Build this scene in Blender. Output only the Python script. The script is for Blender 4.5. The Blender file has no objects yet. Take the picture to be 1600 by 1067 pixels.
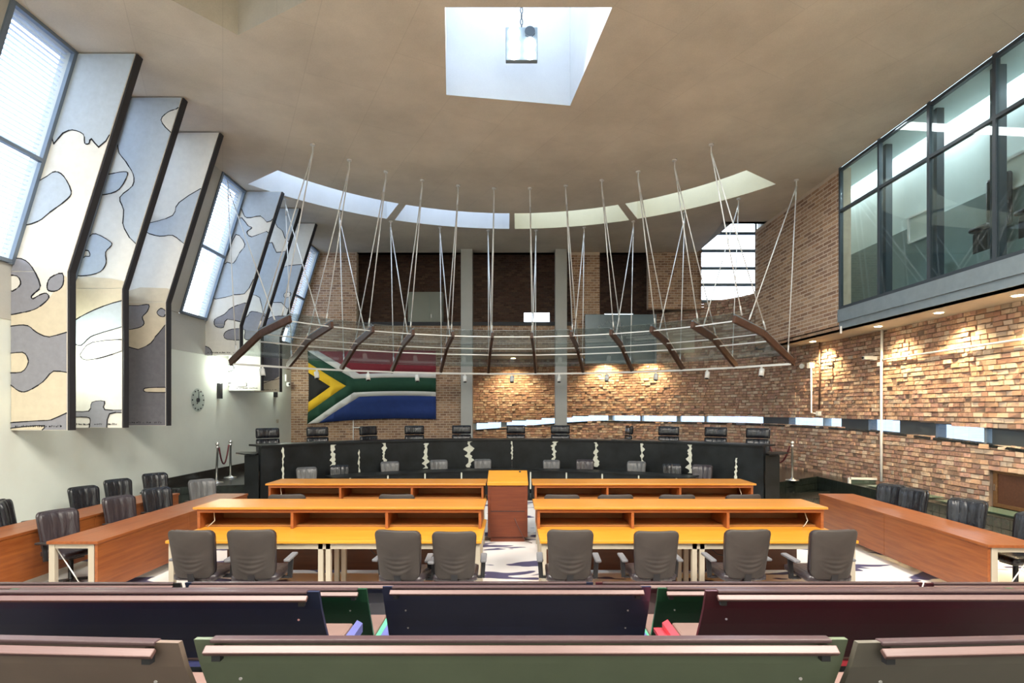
import bpy, bmesh, math, random
from math import sin, cos, pi, radians, atan2, sqrt, hypot
from mathutils import Vector, Matrix, noise

random.seed(7)
C = bpy.context.scene.collection
SC = bpy.context.scene

# ------------------------------------------------------------------ camera, world, exposure
F = 850.0                      # focal length in pixels of the 1600 px wide frame
EYE = 2.3
cam = bpy.data.cameras.new('camera')
cam.sensor_width = 36.0
cam.lens = 36.0 * F / 1600.0
cam.shift_y = (640 - 533.5) / 1600.0
cam.clip_start = 0.05
cam.clip_end = 400
co = bpy.data.objects.new('camera', cam)
co.location = (0, 0, EYE)
co.rotation_euler = (pi / 2, 0, 0)
C.objects.link(co)
SC.camera = co
SC.view_settings.view_transform = 'Standard'
SC.view_settings.look = 'None'
SC.view_settings.gamma = 1
SC.view_settings.use_curve_mapping = False
SC.view_settings.exposure = 1.18
SC.cycles.max_bounces = 10
SC.cycles.diffuse_bounces = 6
SC.cycles.transparent_max_bounces = 24
SC.cycles.sample_clamp_indirect = 6
SC.cycles.caustics_reflective = False
SC.cycles.caustics_refractive = False
SC.cycles.use_denoising = True

wd = bpy.data.worlds.new('sky')
SC.world = wd
wd.use_nodes = True
wn = wd.node_tree
wn.nodes.clear()
wo = wn.nodes.new('ShaderNodeOutputWorld')
wb = wn.nodes.new('ShaderNodeBackground')
wr = wn.nodes.new('ShaderNodeValToRGB')
wt = wn.nodes.new('ShaderNodeTexCoord')
ws = wn.nodes.new('ShaderNodeSeparateXYZ')
wn.links.new(wt.outputs['Generated'], ws.inputs[0])
wn.links.new(ws.outputs['Z'], wr.inputs[0])
wr.color_ramp.elements[0].color = (0.86, 0.93, 1.0, 1)
wr.color_ramp.elements[1].color = (0.62, 0.78, 1.0, 1)
wn.links.new(wr.outputs[0], wb.inputs[0])
wb.inputs[1].default_value = 2.9
wn.links.new(wb.outputs[0], wo.inputs[0])


def light(name, kind, loc, energy, color, target=None, **kw):
    l = bpy.data.lights.new(name, kind)
    l.energy = energy
    l.color = color
    for k, v in kw.items():
        setattr(l, k, v)
    o = bpy.data.objects.new(name, l)
    o.location = loc
    if target is not None:
        d = Vector(target) - Vector(loc)
        o.rotation_euler = d.to_track_quat('-Z', 'Y').to_euler()
    C.objects.link(o)
    return o


WARM = (1.0, 0.76, 0.42)
# added fill lights high over the public benches, standing for no visible lamp
light('fill_light', 'AREA', (-3.2, 1.0, 7.9), 760, (1.0, 0.94, 0.85), (-3.2, 1.0, 0), shape='RECTANGLE', size=3.0, size_y=5.0)
light('fill_light', 'AREA', (3.6, 1.0, 7.9), 760, (1.0, 0.94, 0.85), (3.6, 1.0, 0), shape='RECTANGLE', size=3.0, size_y=5.0)


light('gallery_lamp', 'AREA', (8.79, 10.8, 8.1), 75, (0.92, 0.97, 1.0), (8.79, 10.8, 4.4), shape='RECTANGLE', size=.2, size_y=11.0)
light('gallery_lamp', 'AREA', (8.3, 10.8, 7.97), 60, (0.92, 0.98, 0.97), (8.5, 10.8, 4.4), shape='RECTANGLE', size=.3, size_y=11.0)


# ------------------------------------------------------------------ materials
def nmat(name):
    m = bpy.data.materials.new(name)
    m.use_nodes = True
    nt = m.node_tree
    b = nt.nodes['Principled BSDF']
    return m, nt, b


def mat(name, c, rough=0.6, metal=0.0, var=0.0, scale=6.0, bump=0.0, bscale=60.0, stretch=None, c2=None, spec=None, coat=0.0):
    m, nt, b = nmat(name)
    b.inputs['Roughness'].default_value = rough
    b.inputs['Metallic'].default_value = metal
    if spec is not None:
        b.inputs['Specular IOR Level'].default_value = spec
    if coat:
        b.inputs['Coat Weight'].default_value = coat
        b.inputs['Coat Roughness'].default_value = 0.15
    tc = nt.nodes.new('ShaderNodeTexCoord')
    src = tc.outputs['Object']
    if stretch:
        mp = nt.nodes.new('ShaderNodeMapping')
        mp.inputs['Scale'].default_value = stretch
        nt.links.new(src, mp.inputs[0])
        src = mp.outputs[0]
    if var > 0 or c2:
        nz = nt.nodes.new('ShaderNodeTexNoise')
        nz.inputs['Scale'].default_value = scale
        nz.inputs['Detail'].default_value = 6
        nz.inputs['Roughness'].default_value = 0.6
        nt.links.new(src, nz.inputs[0])
        r = nt.nodes.new('ShaderNodeValToRGB')
        r.color_ramp.elements[0].position = 0.3
        r.color_ramp.elements[1].position = 0.7
        ca = c
        cb = c2 if c2 else tuple(min(1, v * (1 + var)) for v in c)
        if not c2:
            ca = tuple(v * (1 - var) for v in c)
        r.color_ramp.elements[0].color = (*ca, 1)
        r.color_ramp.elements[1].color = (*cb, 1)
        nt.links.new(nz.outputs['Fac'], r.inputs[0])
        nt.links.new(r.outputs[0], b.inputs['Base Color'])
    else:
        b.inputs['Base Color'].default_value = (*c, 1)
    if bump > 0:
        n2 = nt.nodes.new('ShaderNodeTexNoise')
        n2.inputs['Scale'].default_value = bscale
        n2.inputs['Detail'].default_value = 4
        nt.links.new(src, n2.inputs[0])
        bp = nt.nodes.new('ShaderNodeBump')
        bp.inputs['Strength'].default_value = bump
        bp.inputs['Distance'].default_value = 0.02
        nt.links.new(n2.outputs['Fac'], bp.inputs['Height'])
        nt.links.new(bp.outputs[0], b.inputs['Normal'])
    return m


def tint_mat(name, rough=0.9, bump=0.25):
    """colour per brick from the mesh's own colour attribute, grain from noise"""
    m, nt, b = nmat(name)
    b.inputs['Roughness'].default_value = rough
    b.inputs['Specular IOR Level'].default_value = 0.2
    a = nt.nodes.new('ShaderNodeAttribute')
    a.attribute_name = 'tint'
    tc = nt.nodes.new('ShaderNodeTexCoord')
    nz = nt.nodes.new('ShaderNodeTexNoise')
    nz.inputs['Scale'].default_value = 22
    nz.inputs['Detail'].default_value = 5
    nt.links.new(tc.outputs['Object'], nz.inputs[0])
    mr = nt.nodes.new('ShaderNodeMapRange')
    mr.inputs['From Min'].default_value = 0.3
    mr.inputs['From Max'].default_value = 0.7
    mr.inputs['To Min'].default_value = 0.75
    mr.inputs['To Max'].default_value = 1.2
    nt.links.new(nz.outputs['Fac'], mr.inputs[0])
    mx = nt.nodes.new('ShaderNodeVectorMath')
    mx.operation = 'SCALE'
    nt.links.new(a.outputs['Color'], mx.inputs[0])
    nt.links.new(mr.outputs[0], mx.inputs['Scale'])
    nt.links.new(mx.outputs[0], b.inputs['Base Color'])
    bp = nt.nodes.new('ShaderNodeBump')
    bp.inputs['Strength'].default_value = bump
    bp.inputs['Distance'].default_value = 0.01
    nt.links.new(nz.outputs['Fac'], bp.inputs['Height'])
    nt.links.new(bp.outputs[0], b.inputs['Normal'])
    return m


def wood_mat(name, c1, c2, rough=0.35, stretch=(0.6, 9, 9), coat=0.08):
    return mat(name, c1, rough, 0, 0.0, 2.5, 0.04, 40, stretch, c2, coat=coat)


def glass_mat(name, tintc=(0.9, 0.95, 0.95), refl=0.10, rough=0.02, haze=0.0, hazec=(0.6, 0.66, 0.68)):
    m, nt, b = nmat(name)
    nt.nodes.remove(b)
    out = nt.nodes['Material Output']
    tr = nt.nodes.new('ShaderNodeBsdfTransparent')
    tr.inputs[0].default_value = (*tintc, 1)
    gl = nt.nodes.new('ShaderNodeBsdfGlossy')
    gl.inputs['Roughness'].default_value = rough
    fr = nt.nodes.new('ShaderNodeLayerWeight')
    fr.inputs['Blend'].default_value = 0.5
    pw = nt.nodes.new('ShaderNodeMath')
    pw.operation = 'POWER'
    pw.inputs[1].default_value = 5.0
    nt.links.new(fr.outputs['Facing'], pw.inputs[0])
    ad = nt.nodes.new('ShaderNodeMath')
    ad.operation = 'MULTIPLY_ADD'
    ad.inputs[1].default_value = 0.6
    ad.inputs[2].default_value = refl + 0.04
    ad.use_clamp = True
    nt.links.new(pw.outputs[0], ad.inputs[0])
    mx = nt.nodes.new('ShaderNodeMixShader')
    nt.links.new(ad.outputs[0], mx.inputs[0])
    nt.links.new(tr.outputs[0], mx.inputs[1])
    nt.links.new(gl.outputs[0], mx.inputs[2])
    last = mx
    if haze > 0:
        df = nt.nodes.new('ShaderNodeBsdfDiffuse')
        df.inputs[0].default_value = (*hazec, 1)
        m2 = nt.nodes.new('ShaderNodeMixShader')
        m2.inputs[0].default_value = haze
        nt.links.new(mx.outputs[0], m2.inputs[1])
        nt.links.new(df.outputs[0], m2.inputs[2])
        last = m2
    nt.links.new(last.outputs[0], out.inputs[0])
    return m


def emit_mat(name, c, s):
    m, nt, b = nmat(name)
    b.inputs['Base Color'].default_value = (*c, 1)
    b.inputs['Emission Color'].default_value = (*c, 1)
    b.inputs['Emission Strength'].default_value = s
    return m


def concrete_mat(name, c, var=0.14, seam=0.0):
    m, nt, b = nmat(name)
    b.inputs['Roughness'].default_value = 0.85
    b.inputs['Specular IOR Level'].default_value = 0.25
    tc = nt.nodes.new('ShaderNodeTexCoord')
    n1 = nt.nodes.new('ShaderNodeTexNoise')
    n1.inputs['Scale'].default_value = 0.55
    n1.inputs['Detail'].default_value = 8
    n1.inputs['Roughness'].default_value = 0.65
    n2 = nt.nodes.new('ShaderNodeTexNoise')
    n2.inputs['Scale'].default_value = 45
    n2.inputs['Detail'].default_value = 3
    for n in (n1, n2):
        nt.links.new(tc.outputs['Object'], n.inputs[0])
    a = nt.nodes.new('ShaderNodeMath')
    a.operation = 'MULTIPLY_ADD'
    a.inputs[1].default_value = 0.25
    nt.links.new(n2.outputs['Fac'], a.inputs[0])
    nt.links.new(n1.outputs['Fac'], a.inputs[2])
    r = nt.nodes.new('ShaderNodeValToRGB')
    r.color_ramp.elements[0].position = 0.42
    r.color_ramp.elements[1].position = 0.82
    r.color_ramp.elements[0].color = (*[v * (1 - var) for v in c], 1)
    r.color_ramp.elements[1].color = (*[v * (1 + var) for v in c], 1)
    nt.links.new(a.outputs[0], r.inputs[0])
    col = r.outputs[0]
    if seam > 0:
        bt = nt.nodes.new('ShaderNodeTexBrick')
        bt.inputs['Scale'].default_value = 1.0
        bt.inputs['Mortar Size'].default_value = 0.006
        bt.inputs['Brick Width'].default_value = 2.44
        bt.inputs['Row Height'].default_value = 1.22
        bt.inputs['Color1'].default_value = (1, 1, 1, 1)
        bt.inputs['Color2'].default_value = (0.97, 0.97, 0.97, 1)
        bt.inputs['Mortar'].default_value = (1 - seam, 1 - seam, 1 - seam, 1)
        mp = nt.nodes.new('ShaderNodeMapping')
        mp.inputs['Rotation'].default_value = (0, 0, radians(62))
        nt.links.new(tc.outputs['Object'], mp.inputs[0])
        nt.links.new(mp.outputs[0], bt.inputs[0])
        mx = nt.nodes.new('ShaderNodeMix')
        mx.data_type = 'RGBA'
        mx.blend_type = 'MULTIPLY'
        mx.inputs[0].default_value = 1.0
        nt.links.new(col, mx.inputs[6])
        nt.links.new(bt.outputs['Color'], mx.inputs[7])
        col = mx.outputs[2]
    nt.links.new(col, b.inputs['Base Color'])
    return m


def carpet_mat():
    m, nt, b = nmat('carpet')
    b.inputs['Roughness'].default_value = 0.95
    b.inputs['Specular IOR Level'].default_value = 0.1
    tc = nt.nodes.new('ShaderNodeTexCoord')
    mp = nt.nodes.new('ShaderNodeMapping')
    mp.inputs['Scale'].default_value = (0.85, 2.3, 1)
    mp.inputs['Location'].default_value = (3.1, 0.7, 0)
    n = nt.nodes.new('ShaderNodeTexNoise')
    n.inputs['Scale'].default_value = 1.15
    n.inputs['Detail'].default_value = 2.5
    n.inputs['Distortion'].default_value = 0.5
    nt.links.new(tc.outputs['Object'], mp.inputs[0])
    nt.links.new(mp.outputs[0], n.inputs[0])
    r = nt.nodes.new('ShaderNodeValToRGB')
    r.color_ramp.elements[0].position = 0.585
    r.color_ramp.elements[1].position = 0.6
    r.color_ramp.elements[0].color = (0.78, 0.74, 0.70, 1)
    r.color_ramp.elements[1].color = (0.10, 0.09, 0.16, 1)
    nt.links.new(n.outputs['Fac'], r.inputs[0])
    nt.links.new(r.outputs[0], b.inputs['Base Color'])
    return m


def leather_mat(name, c, rough, bumpscale=(14, 3, 5), strength=0.5, var=0.2):
    m, nt, b = nmat(name)
    b.inputs['Roughness'].default_value = rough
    tc = nt.nodes.new('ShaderNodeTexCoord')
    mp = nt.nodes.new('ShaderNodeMapping')
    mp.inputs['Scale'].default_value = bumpscale
    n = nt.nodes.new('ShaderNodeTexNoise')
    n.inputs['Scale'].default_value = 1.0
    n.inputs['Detail'].default_value = 3
    n.inputs['Distortion'].default_value = 0.6
    nt.links.new(tc.outputs['Object'], mp.inputs[0])
    nt.links.new(mp.outputs[0], n.inputs[0])
    r = nt.nodes.new('ShaderNodeValToRGB')
    r.color_ramp.elements[0].position = 0.3
    r.color_ramp.elements[1].position = 0.75
    r.color_ramp.elements[0].color = (*[v * (1 - var) for v in c], 1)
    r.color_ramp.elements[1].color = (*[v * (1 + var) for v in c], 1)
    nt.links.new(n.outputs['Fac'], r.inputs[0])
    nt.links.new(r.outputs[0], b.inputs['Base Color'])
    bp = nt.nodes.new('ShaderNodeBump')
    bp.inputs['Strength'].default_value = strength
    bp.inputs['Distance'].default_value = 0.03
    nt.links.new(n.outputs['Fac'], bp.inputs['Height'])
    nt.links.new(bp.outputs[0], b.inputs['Normal'])
    return m


M = {}
M['ceiling'] = concrete_mat('ceiling_concrete', (0.57, 0.52, 0.435), 0.16, 0.12)
M['concrete'] = concrete_mat('grey_concrete', (0.44, 0.44, 0.41), 0.08)
M['shaft'] = concrete_mat('shaft_concrete', (0.52, 0.54, 0.56), 0.08)
M['plaster'] = mat('pale_plaster', (0.66, 0.70, 0.64), 0.85, var=0.04, scale=1.2)
M['soffit'] = mat('soffit_paint', (0.50, 0.46, 0.38), 0.85, var=0.05)
M['rough_brick'] = tint_mat('rough_brick', 0.92, 0.5)
M['brick'] = tint_mat('smooth_brick', 0.9, 0.15)
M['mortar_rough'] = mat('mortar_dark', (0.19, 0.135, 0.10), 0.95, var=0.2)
M['mortar'] = mat('mortar_pale', (0.56, 0.45, 0.345), 0.95, var=0.1)
M['carpet'] = carpet_mat()
M['tier'] = mat('dark_step_carpet', (0.05, 0.045, 0.045), 0.9)
M['granite'] = mat('black_granite', (0.018, 0.020, 0.019), 0.18, var=0.5, scale=30)
M['tile'] = mat('black_green_tile', (0.016, 0.022, 0.019), 0.25, var=0.4, scale=5)
M['grout'] = mat('tile_grout', (0.05, 0.06, 0.055), 0.8)
M['black'] = mat('black_edge', (0.018, 0.018, 0.022), 0.6)
M['steel_dark'] = mat('dark_steel_frame', (0.05, 0.065, 0.08), 0.45, 0.3)
M['steel_grey'] = mat('blue_grey_steel', (0.20, 0.25, 0.28), 0.5, 0.2, var=0.08)
M['frame_grey'] = mat('window_frame_grey', (0.15, 0.19, 0.24), 0.45, 0.3)
M['chrome'] = mat('chrome', (0.85, 0.84, 0.82), 0.28, 1.0)
M['rod'] = mat('rod_white_steel', (0.72, 0.72, 0.70), 0.35, 0.3)
M['white'] = mat('white_paint', (0.80, 0.80, 0.77), 0.5)
M['canopy_wood'] = mat('bracket_wood', (0.085, 0.04, 0.025), 0.4, var=0.3, scale=8)
M['glass'] = glass_mat('canopy_glass', (0.90, 0.94, 0.93), 0.05, 0.03, 0.12, (0.50, 0.56, 0.57))
M['pane'] = glass_mat('window_glass', (0.93, 0.96, 0.98), 0.0)
M['gallery_pane'] = glass_mat('gallery_glass', (0.86, 0.92, 0.92), 0.03, 0.02)
M['green_glass'] = glass_mat('green_glass', (0.45, 0.62, 0.55), 0.2, 0.05, 0.25, (0.20, 0.30, 0.25))
M['wood_top'] = wood_mat('desk_wood_top', (0.56, 0.235, 0.022), (0.68, 0.31, 0.035), 0.3)
M['wood'] = wood_mat('desk_wood', (0.21, 0.060, 0.016), (0.32, 0.10, 0.028), 0.38)
M['wood_shelf'] = wood_mat('desk_wood_shelf_top', (0.48, 0.19, 0.028), (0.60, 0.25, 0.04), 0.3)
M['wood_y'] = wood_mat('desk_wood_lengthwise', (0.185, 0.046, 0.011), (0.31, 0.094, 0.022), 0.36, (9, 0.6, 9))
M['wood_in'] = wood_mat('desk_wood_inner', (0.25, 0.10, 0.024), (0.34, 0.145, 0.04), 0.5)
M['wood_red'] = wood_mat('podium_wood', (0.115, 0.022, 0.007), (0.165, 0.038, 0.011), 0.45)
M['wood_dark'] = wood_mat('modesty_wood', (0.085, 0.032, 0.017), (0.12, 0.048, 0.024), 0.5)
M['door_wood'] = wood_mat('hatch_wood', (0.14, 0.07, 0.025), (0.20, 0.10, 0.04), 0.45)
M['beige'] = mat('beige_steel', (0.42, 0.37, 0.29), 0.45, 0.1)
M['black_bench'] = mat('black_judges_bench', (0.008, 0.010, 0.011), 0.42, var=0.7, scale=2.2, spec=0.3)
M['hide'] = mat('white_hide', (0.62, 0.63, 0.54), 0.85, var=0.08, scale=20)
M['chair_back'] = leather_mat('chair_back_brown', (0.045, 0.036, 0.031), 0.7, (4, 4, 5), 0.12, .25)
M['chair_black'] = leather_mat('chair_leather_black', (0.014, 0.015, 0.019), 0.27, (16, 4, 3), 0.6)
M['chair_brown'] = leather_mat('chair_leather_brown', (0.036, 0.028, 0.032), 0.30, (16, 4, 3), 0.6)
M['chair_grey'] = leather_mat('chair_leather_grey', (0.10, 0.10, 0.102), 0.32, (16, 4, 3), 0.6)
M['plastic'] = mat('black_plastic', (0.02, 0.02, 0.022), 0.4)
M['arm_grey'] = mat('arm_pad_grey', (0.15, 0.15, 0.16), 0.5)
M['rope'] = mat('burgundy_rope', (0.10, 0.015, 0.02), 0.7)
M['cloth'] = mat('tapestry_cloth', (0.74, 0.725, 0.67), 0.95, var=0.05, scale=8, bump=0.1, bscale=200)
M['cloth_tan'] = mat('tapestry_tan', (0.62, 0.55, 0.42), 0.95, var=0.06, scale=8)
M['cloth_grey'] = mat('tapestry_grey', (0.26, 0.265, 0.30), 0.95, var=0.08, scale=10)
M['cloth_blue'] = mat('tapestry_blue_grey', (0.46, 0.52, 0.58), 0.95, var=0.06, scale=10)
M['cloth_dark'] = mat('tapestry_dark_grey', (0.15, 0.15, 0.17), 0.95, var=0.1, scale=10)
M['stitch'] = mat('tapestry_outline', (0.012, 0.012, 0.016), 0.9)
M['f_red'] = mat('flag_red', (0.24, 0.025, 0.04), 0.85, var=0.08)
M['f_green'] = mat('flag_green', (0.012, 0.065, 0.035), 0.85, var=0.08)
M['f_blue'] = mat('flag_blue', (0.014, 0.040, 0.19), 0.85, var=0.08)
M['f_yellow'] = mat('flag_yellow', (0.80, 0.50, 0.02), 0.85)
M['f_white'] = mat('flag_white', (0.72, 0.72, 0.70), 0.85)
M['f_black'] = mat('flag_black', (0.012, 0.012, 0.012), 0.85)
def bench_mat(n, c, r=0.32):
    return mat(n, c, r, var=0.12, scale=2.5, coat=0.2)
M['b_green'] = bench_mat('bench_green', (0.115, 0.14, 0.09))
M['b_dkgreen'] = bench_mat('bench_dark_green', (0.012, 0.055, 0.026))
M['b_navy'] = bench_mat('bench_navy', (0.016, 0.020, 0.050))
M['b_maroon'] = bench_mat('bench_maroon', (0.065, 0.013, 0.02))
M['b_brown'] = bench_mat('bench_brown', (0.16, 0.115, 0.09))
M['b_olive'] = bench_mat('bench_olive', (0.11, 0.098, 0.078))
M['b_black'] = bench_mat('bench_black', (0.02, 0.018, 0.02))
M['rail'] = wood_mat('bench_rail_wood', (0.075, 0.038, 0.035), (0.125, 0.07, 0.062), 0.42, coat=0.0)
M['cushion'] = mat('cushion_brown', (0.16, 0.10, 0.085), 0.5, var=0.1)
M['s_green'] = mat('seat_edge_green', (0.10, 0.42, 0.26), 0.4)
M['s_blue'] = mat('seat_edge_blue', (0.10, 0.11, 0.30), 0.4)
M['s_red'] = mat('seat_edge_red', (0.55, 0.05, 0.07), 0.4)
M['lamp_warm'] = emit_mat('lamp_warm', (1.0, 0.74, 0.38), 30)
M['lamp_white'] = emit_mat('lamp_white', (0.95, 0.97, 1.0), 9)
M['lamp_sconce'] = emit_mat('lamp_sconce', (0.95, 1.0, 0.88), 6)
M['strip_light'] = emit_mat('strip_light', (0.92, 0.97, 1.0), 5)
M['sign_grey'] = mat('seal_panel_grey', (0.10, 0.145, 0.165), 0.25, 0.1, var=0.05)
M['seal'] = mat('seal_etch', (0.20, 0.25, 0.27), 0.5)
M['gallery_wall'] = mat('gallery_white_wall', (0.62, 0.70, 0.68), 0.8, var=0.03)
M['gallery_lower'] = mat('gallery_grey_panel', (0.20, 0.26, 0.26), 0.5, var=0.05)
def translucent(name, c):
    m, nt, b = nmat(name)
    b.inputs['Base Color'].default_value = (*c, 1)
    b.inputs['Roughness'].default_value = .6
    t = nt.nodes.new('ShaderNodeBsdfTranslucent')
    t.inputs[0].default_value = (*c, 1)
    x = nt.nodes.new('ShaderNodeMixShader')
    x.inputs[0].default_value = .55
    nt.links.new(b.outputs[0], x.inputs[1])
    nt.links.new(t.outputs[0], x.inputs[2])
    nt.links.new(x.outputs[0], nt.nodes['Material Output'].inputs[0])
    return m
M['slat'] = translucent('blind_slat_translucent', (0.82, 0.86, 0.92))
M['rail_dark'] = wood_mat('bench_cap_wood', (0.045, 0.026, 0.030), (0.075, 0.045, 0.045), 0.3, coat=0.0)
M['ground'] = mat('pale_paving', (0.15, 0.19, 0.27), 0.8, var=0.3, scale=.8)


# ------------------------------------------------------------------ mesh builder
class MB:
    def __init__(s):
        s.v, s.f, s.c, s.mi = [], [], [], []
        s.smooth = []

    def quad(s, pts, c=None, mi=0, sm=False):
        n = len(s.v)
        s.v += [tuple(p) for p in pts]
        s.f.append(tuple(range(n, n + len(pts))))
        s.c.append(c)
        s.mi.append(mi)
        s.smooth.append(sm)

    def hexa(s, p, c=None, mi=0):
        """p: 8 points, bottom ring 0-3 then top ring 4-7 (counter-clockwise seen from above)"""
        n = len(s.v)
        s.v += [tuple(q) for q in p]
        for f in ((3, 2, 1, 0), (4, 5, 6, 7), (0, 1, 5, 4), (1, 2, 6, 5), (2, 3, 7, 6), (3, 0, 4, 7)):
            s.f.append(tuple(n + i for i in f))
            s.c.append(c)
            s.mi.append(mi)
            s.smooth.append(False)

    def box(s, x0, x1, y0, y1, z0, z1, c=None, mi=0):
        s.hexa([(x0, y0, z0), (x1, y0, z0), (x1, y1, z0), (x0, y1, z0),
                (x0, y0, z1), (x1, y0, z1), (x1, y1, z1), (x0, y1, z1)], c, mi)

    def prism(s, poly, ax, a, b, mi=0):
        """extrude a 2-D polygon along axis ax from a to b; poly in the two other axes"""
        def p3(q, t):
            return {'x': (t, q[0], q[1]), 'y': (q[0], t, q[1]), 'z': (q[0], q[1], t)}[ax]
        n = len(poly)
        A = [p3(q, a) for q in poly]
        B = [p3(q, b) for q in poly]
        s.quad(A[::-1], mi=mi)
        s.quad(B, mi=mi)
        for i in range(n):
            j = (i + 1) % n
            s.quad([A[i], A[j], B[j], B[i]], mi=mi)

    def bar(s, p, q, w, h, up=(0, 0, 1), mi=0):
        p, q = Vector(p), Vector(q)
        d = (q - p).normalized()
        u = Vector(up)
        if abs(d.dot(u)) > 0.98:
            u = Vector((0, 1, 0))
        sx = d.cross(u).normalized() * (w / 2)
        sz = sx.cross(d).normalized() * (h / 2)
        s.hexa([p - sx - sz, p + sx - sz, q + sx - sz, q - sx - sz,
                p - sx + sz, p + sx + sz, q + sx + sz, q - sx + sz], mi=mi)

    def tube(s, pts, r, n=8, mi=0, caps=True):
        pts = [Vector(p) for p in pts]
        rs = r if isinstance(r, (list, tuple)) else [r] * len(pts)
        base = len(s.v)
        t0 = (pts[1] - pts[0]).normalized()
        u = t0.cross(Vector((0, 0, 1)))
        if u.length < 0.05:
            u = t0.cross(Vector((0, 1, 0)))
        u.normalize()
        for i, p in enumerate(pts):
            if i == 0:
                t = pts[1] - pts[0]
            elif i == len(pts) - 1:
                t = pts[-1] - pts[-2]
            else:
                t = pts[i + 1] - pts[i - 1]
            t.normalize()
            u = (u - t * u.dot(t)).normalized()
            w = t.cross(u)
            for k in range(n):
                a = 2 * pi * k / n
                s.v.append(tuple(p + (u * cos(a) + w * sin(a)) * rs[i]))
        for i in range(len(pts) - 1):
            for k in range(n):
                a, b = base + i * n + k, base + i * n + (k + 1) % n
                s.f.append((a, b, b + n, a + n))
                s.c.append(None); s.mi.append(mi); s.smooth.append(True)
        if caps:
            s.f.append(tuple(base + k for k in range(n))[::-1])
            s.f.append(tuple(base + (len(pts) - 1) * n + k for k in range(n)))
            for _ in range(2):
                s.c.append(None); s.mi.append(mi); s.smooth.append(False)

    def lathe(s, prof, n=16, at=(0, 0, 0), mi=0):
        base = len(s.v)
        for (r, z) in prof:
            for k in range(n):
                a = 2 * pi * k / n
                s.v.append((at[0] + r * cos(a), at[1] + r * sin(a), at[2] + z))
        for i in range(len(prof) - 1):
            for k in range(n):
                a, b = base + i * n + k, base + i * n + (k + 1) % n
                s.f.append((a, b, b + n, a + n))
                s.c.append(None); s.mi.append(mi); s.smooth.append(True)
        s.f.append(tuple(base + k for k in range(n))[::-1])
        s.f.append(tuple(base + (len(prof) - 1) * n + k for k in range(n)))
        for _ in range(2):
            s.c.append(None); s.mi.append(mi); s.smooth.append(False)

    def mesh(s, name, mats):
        me = bpy.data.meshes.new(name)
        me.from_pydata(s.v, [], s.f)
        for m in (mats if isinstance(mats, (list, tuple)) else [mats]):
            me.materials.append(M[m] if isinstance(m, str) else m)
        me.polygons.foreach_set('material_index', s.mi)
        me.polygons.foreach_set('use_smooth', s.smooth)
        if any(c is not None for c in s.c):
            at = me.color_attributes.new('tint', 'FLOAT_COLOR', 'CORNER')
            buf = []
            for f, c in zip(s.f, s.c):
                c = c or (0.3, 0.2, 0.15)
                buf += [c[0], c[1], c[2], 1.0] * len(f)
            at.data.foreach_set('color', buf)
        me.update()
        return me

    def build(s, name, mats, parent=None, bevel=0.0, seg=2, smooth=False):
        o = bpy.data.objects.new(name, s.mesh(name, mats))
        C.objects.link(o)
        if parent is not None:
            o.parent = parent
        if bevel:
            b = o.modifiers.new('bevel', 'BEVEL')
            b.width = bevel
            b.segments = seg
            b.limit_method = 'ANGLE'
        return o


def empty(name, loc=(0, 0, 0), rz=0.0):
    o = bpy.data.objects.new(name, None)
    o.empty_display_size = 0.2
    o.location = loc
    o.rotation_euler = (0, 0, rz)
    C.objects.link(o)
    return o


def tag(o, label=None, cat=None, group=None, kind=None):
    if label: o['label'] = label
    if cat: o['category'] = cat
    if group: o['group'] = group
    if kind: o['kind'] = kind
    return o


def copy_tree(o, parent=None):
    c = o.copy()
    C.objects.link(c)
    if parent is not None:
        c.parent = parent
    for ch in list(o.children):
        copy_tree(ch, c)
    return c


def P(px, py, d):
    """a place d metres ahead of the eye, read off the photograph"""
    return Vector(((px - 800) * d / F, d, EYE + (640 - py) * d / F))


def struct(o, label):
    return tag(o, label, None, None, 'structure')


ORD = ['first', 'second', 'third', 'fourth', 'fifth', 'sixth', 'seventh', 'eighth', 'ninth', 'tenth', 'eleventh', 'twelfth']

# ------------------------------------------------------------------ the room shell
ZC = 8.0                     # ceiling height
XL = -8.0                    # left wall
XR = 7.74                    # upper right wall and gallery glass
YB = 19.7                    # back wall
KZ = 4.5                     # height at which the left wall starts to lean in
LEAN = (8.0 - 6.94) / (ZC - KZ)
Y0 = -4.0


def lx(z):
    return XL + max(0.0, z - KZ) * LEAN


# floor
fl = MB()
fl.box(-8.3, 9.6, 4.4, 24.2, -0.12, 0.0)
struct(fl.build('floor', 'carpet'), 'cream carpet with dark purple blotches on the court floor')
tr = MB()
tr.box(-8.3, 9.6, Y0, 2.5, -0.1, 0.66)
tr.box(-8.3, 9.6, 2.5, 3.5, -0.1, 0.50)
tr.box(-8.3, 9.6, 3.5, 4.4, -0.1, 0.30)
struct(tr.build('floor_tier', 'tier'), 'dark stepped floor under the public benches')

# ceiling with its skylight openings
CC = Vector((0, 8.9))         # centre of the curved slots and of the hanging canopy


def arc(r, a0, a1, n):
    return [(CC.x + r * sin(radians(a0 + (a1 - a0) * i / n)), CC.y + r * cos(radians(a0 + (a1 - a0) * i / n))) for i in range(n + 1)]


slots = []
for a0, a1 in ((-54, -27), (-25.3, -0.6), (0.6, 25.3), (27, 54)):
    slots.append(arc(6.9, a0, a1, 10) + arc(8.25, a0, a1, 10)[::-1])
square = [(-0.95, 7.71), (1.42, 7.71), (1.09, 10.2), (-1.19, 9.85)]
dark_sq = [(-6.05, 5.95), (-2.0, 5.9), (-2.2, 7.22), (-4.17, 8.28)]
outer = [(-7.3, Y0), (XR, Y0), (XR, 16.7), (6.42, 16.7), (6.72, 19.3), (6.72, YB + 0.3), (-7.3, YB + 0.3)]


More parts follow.
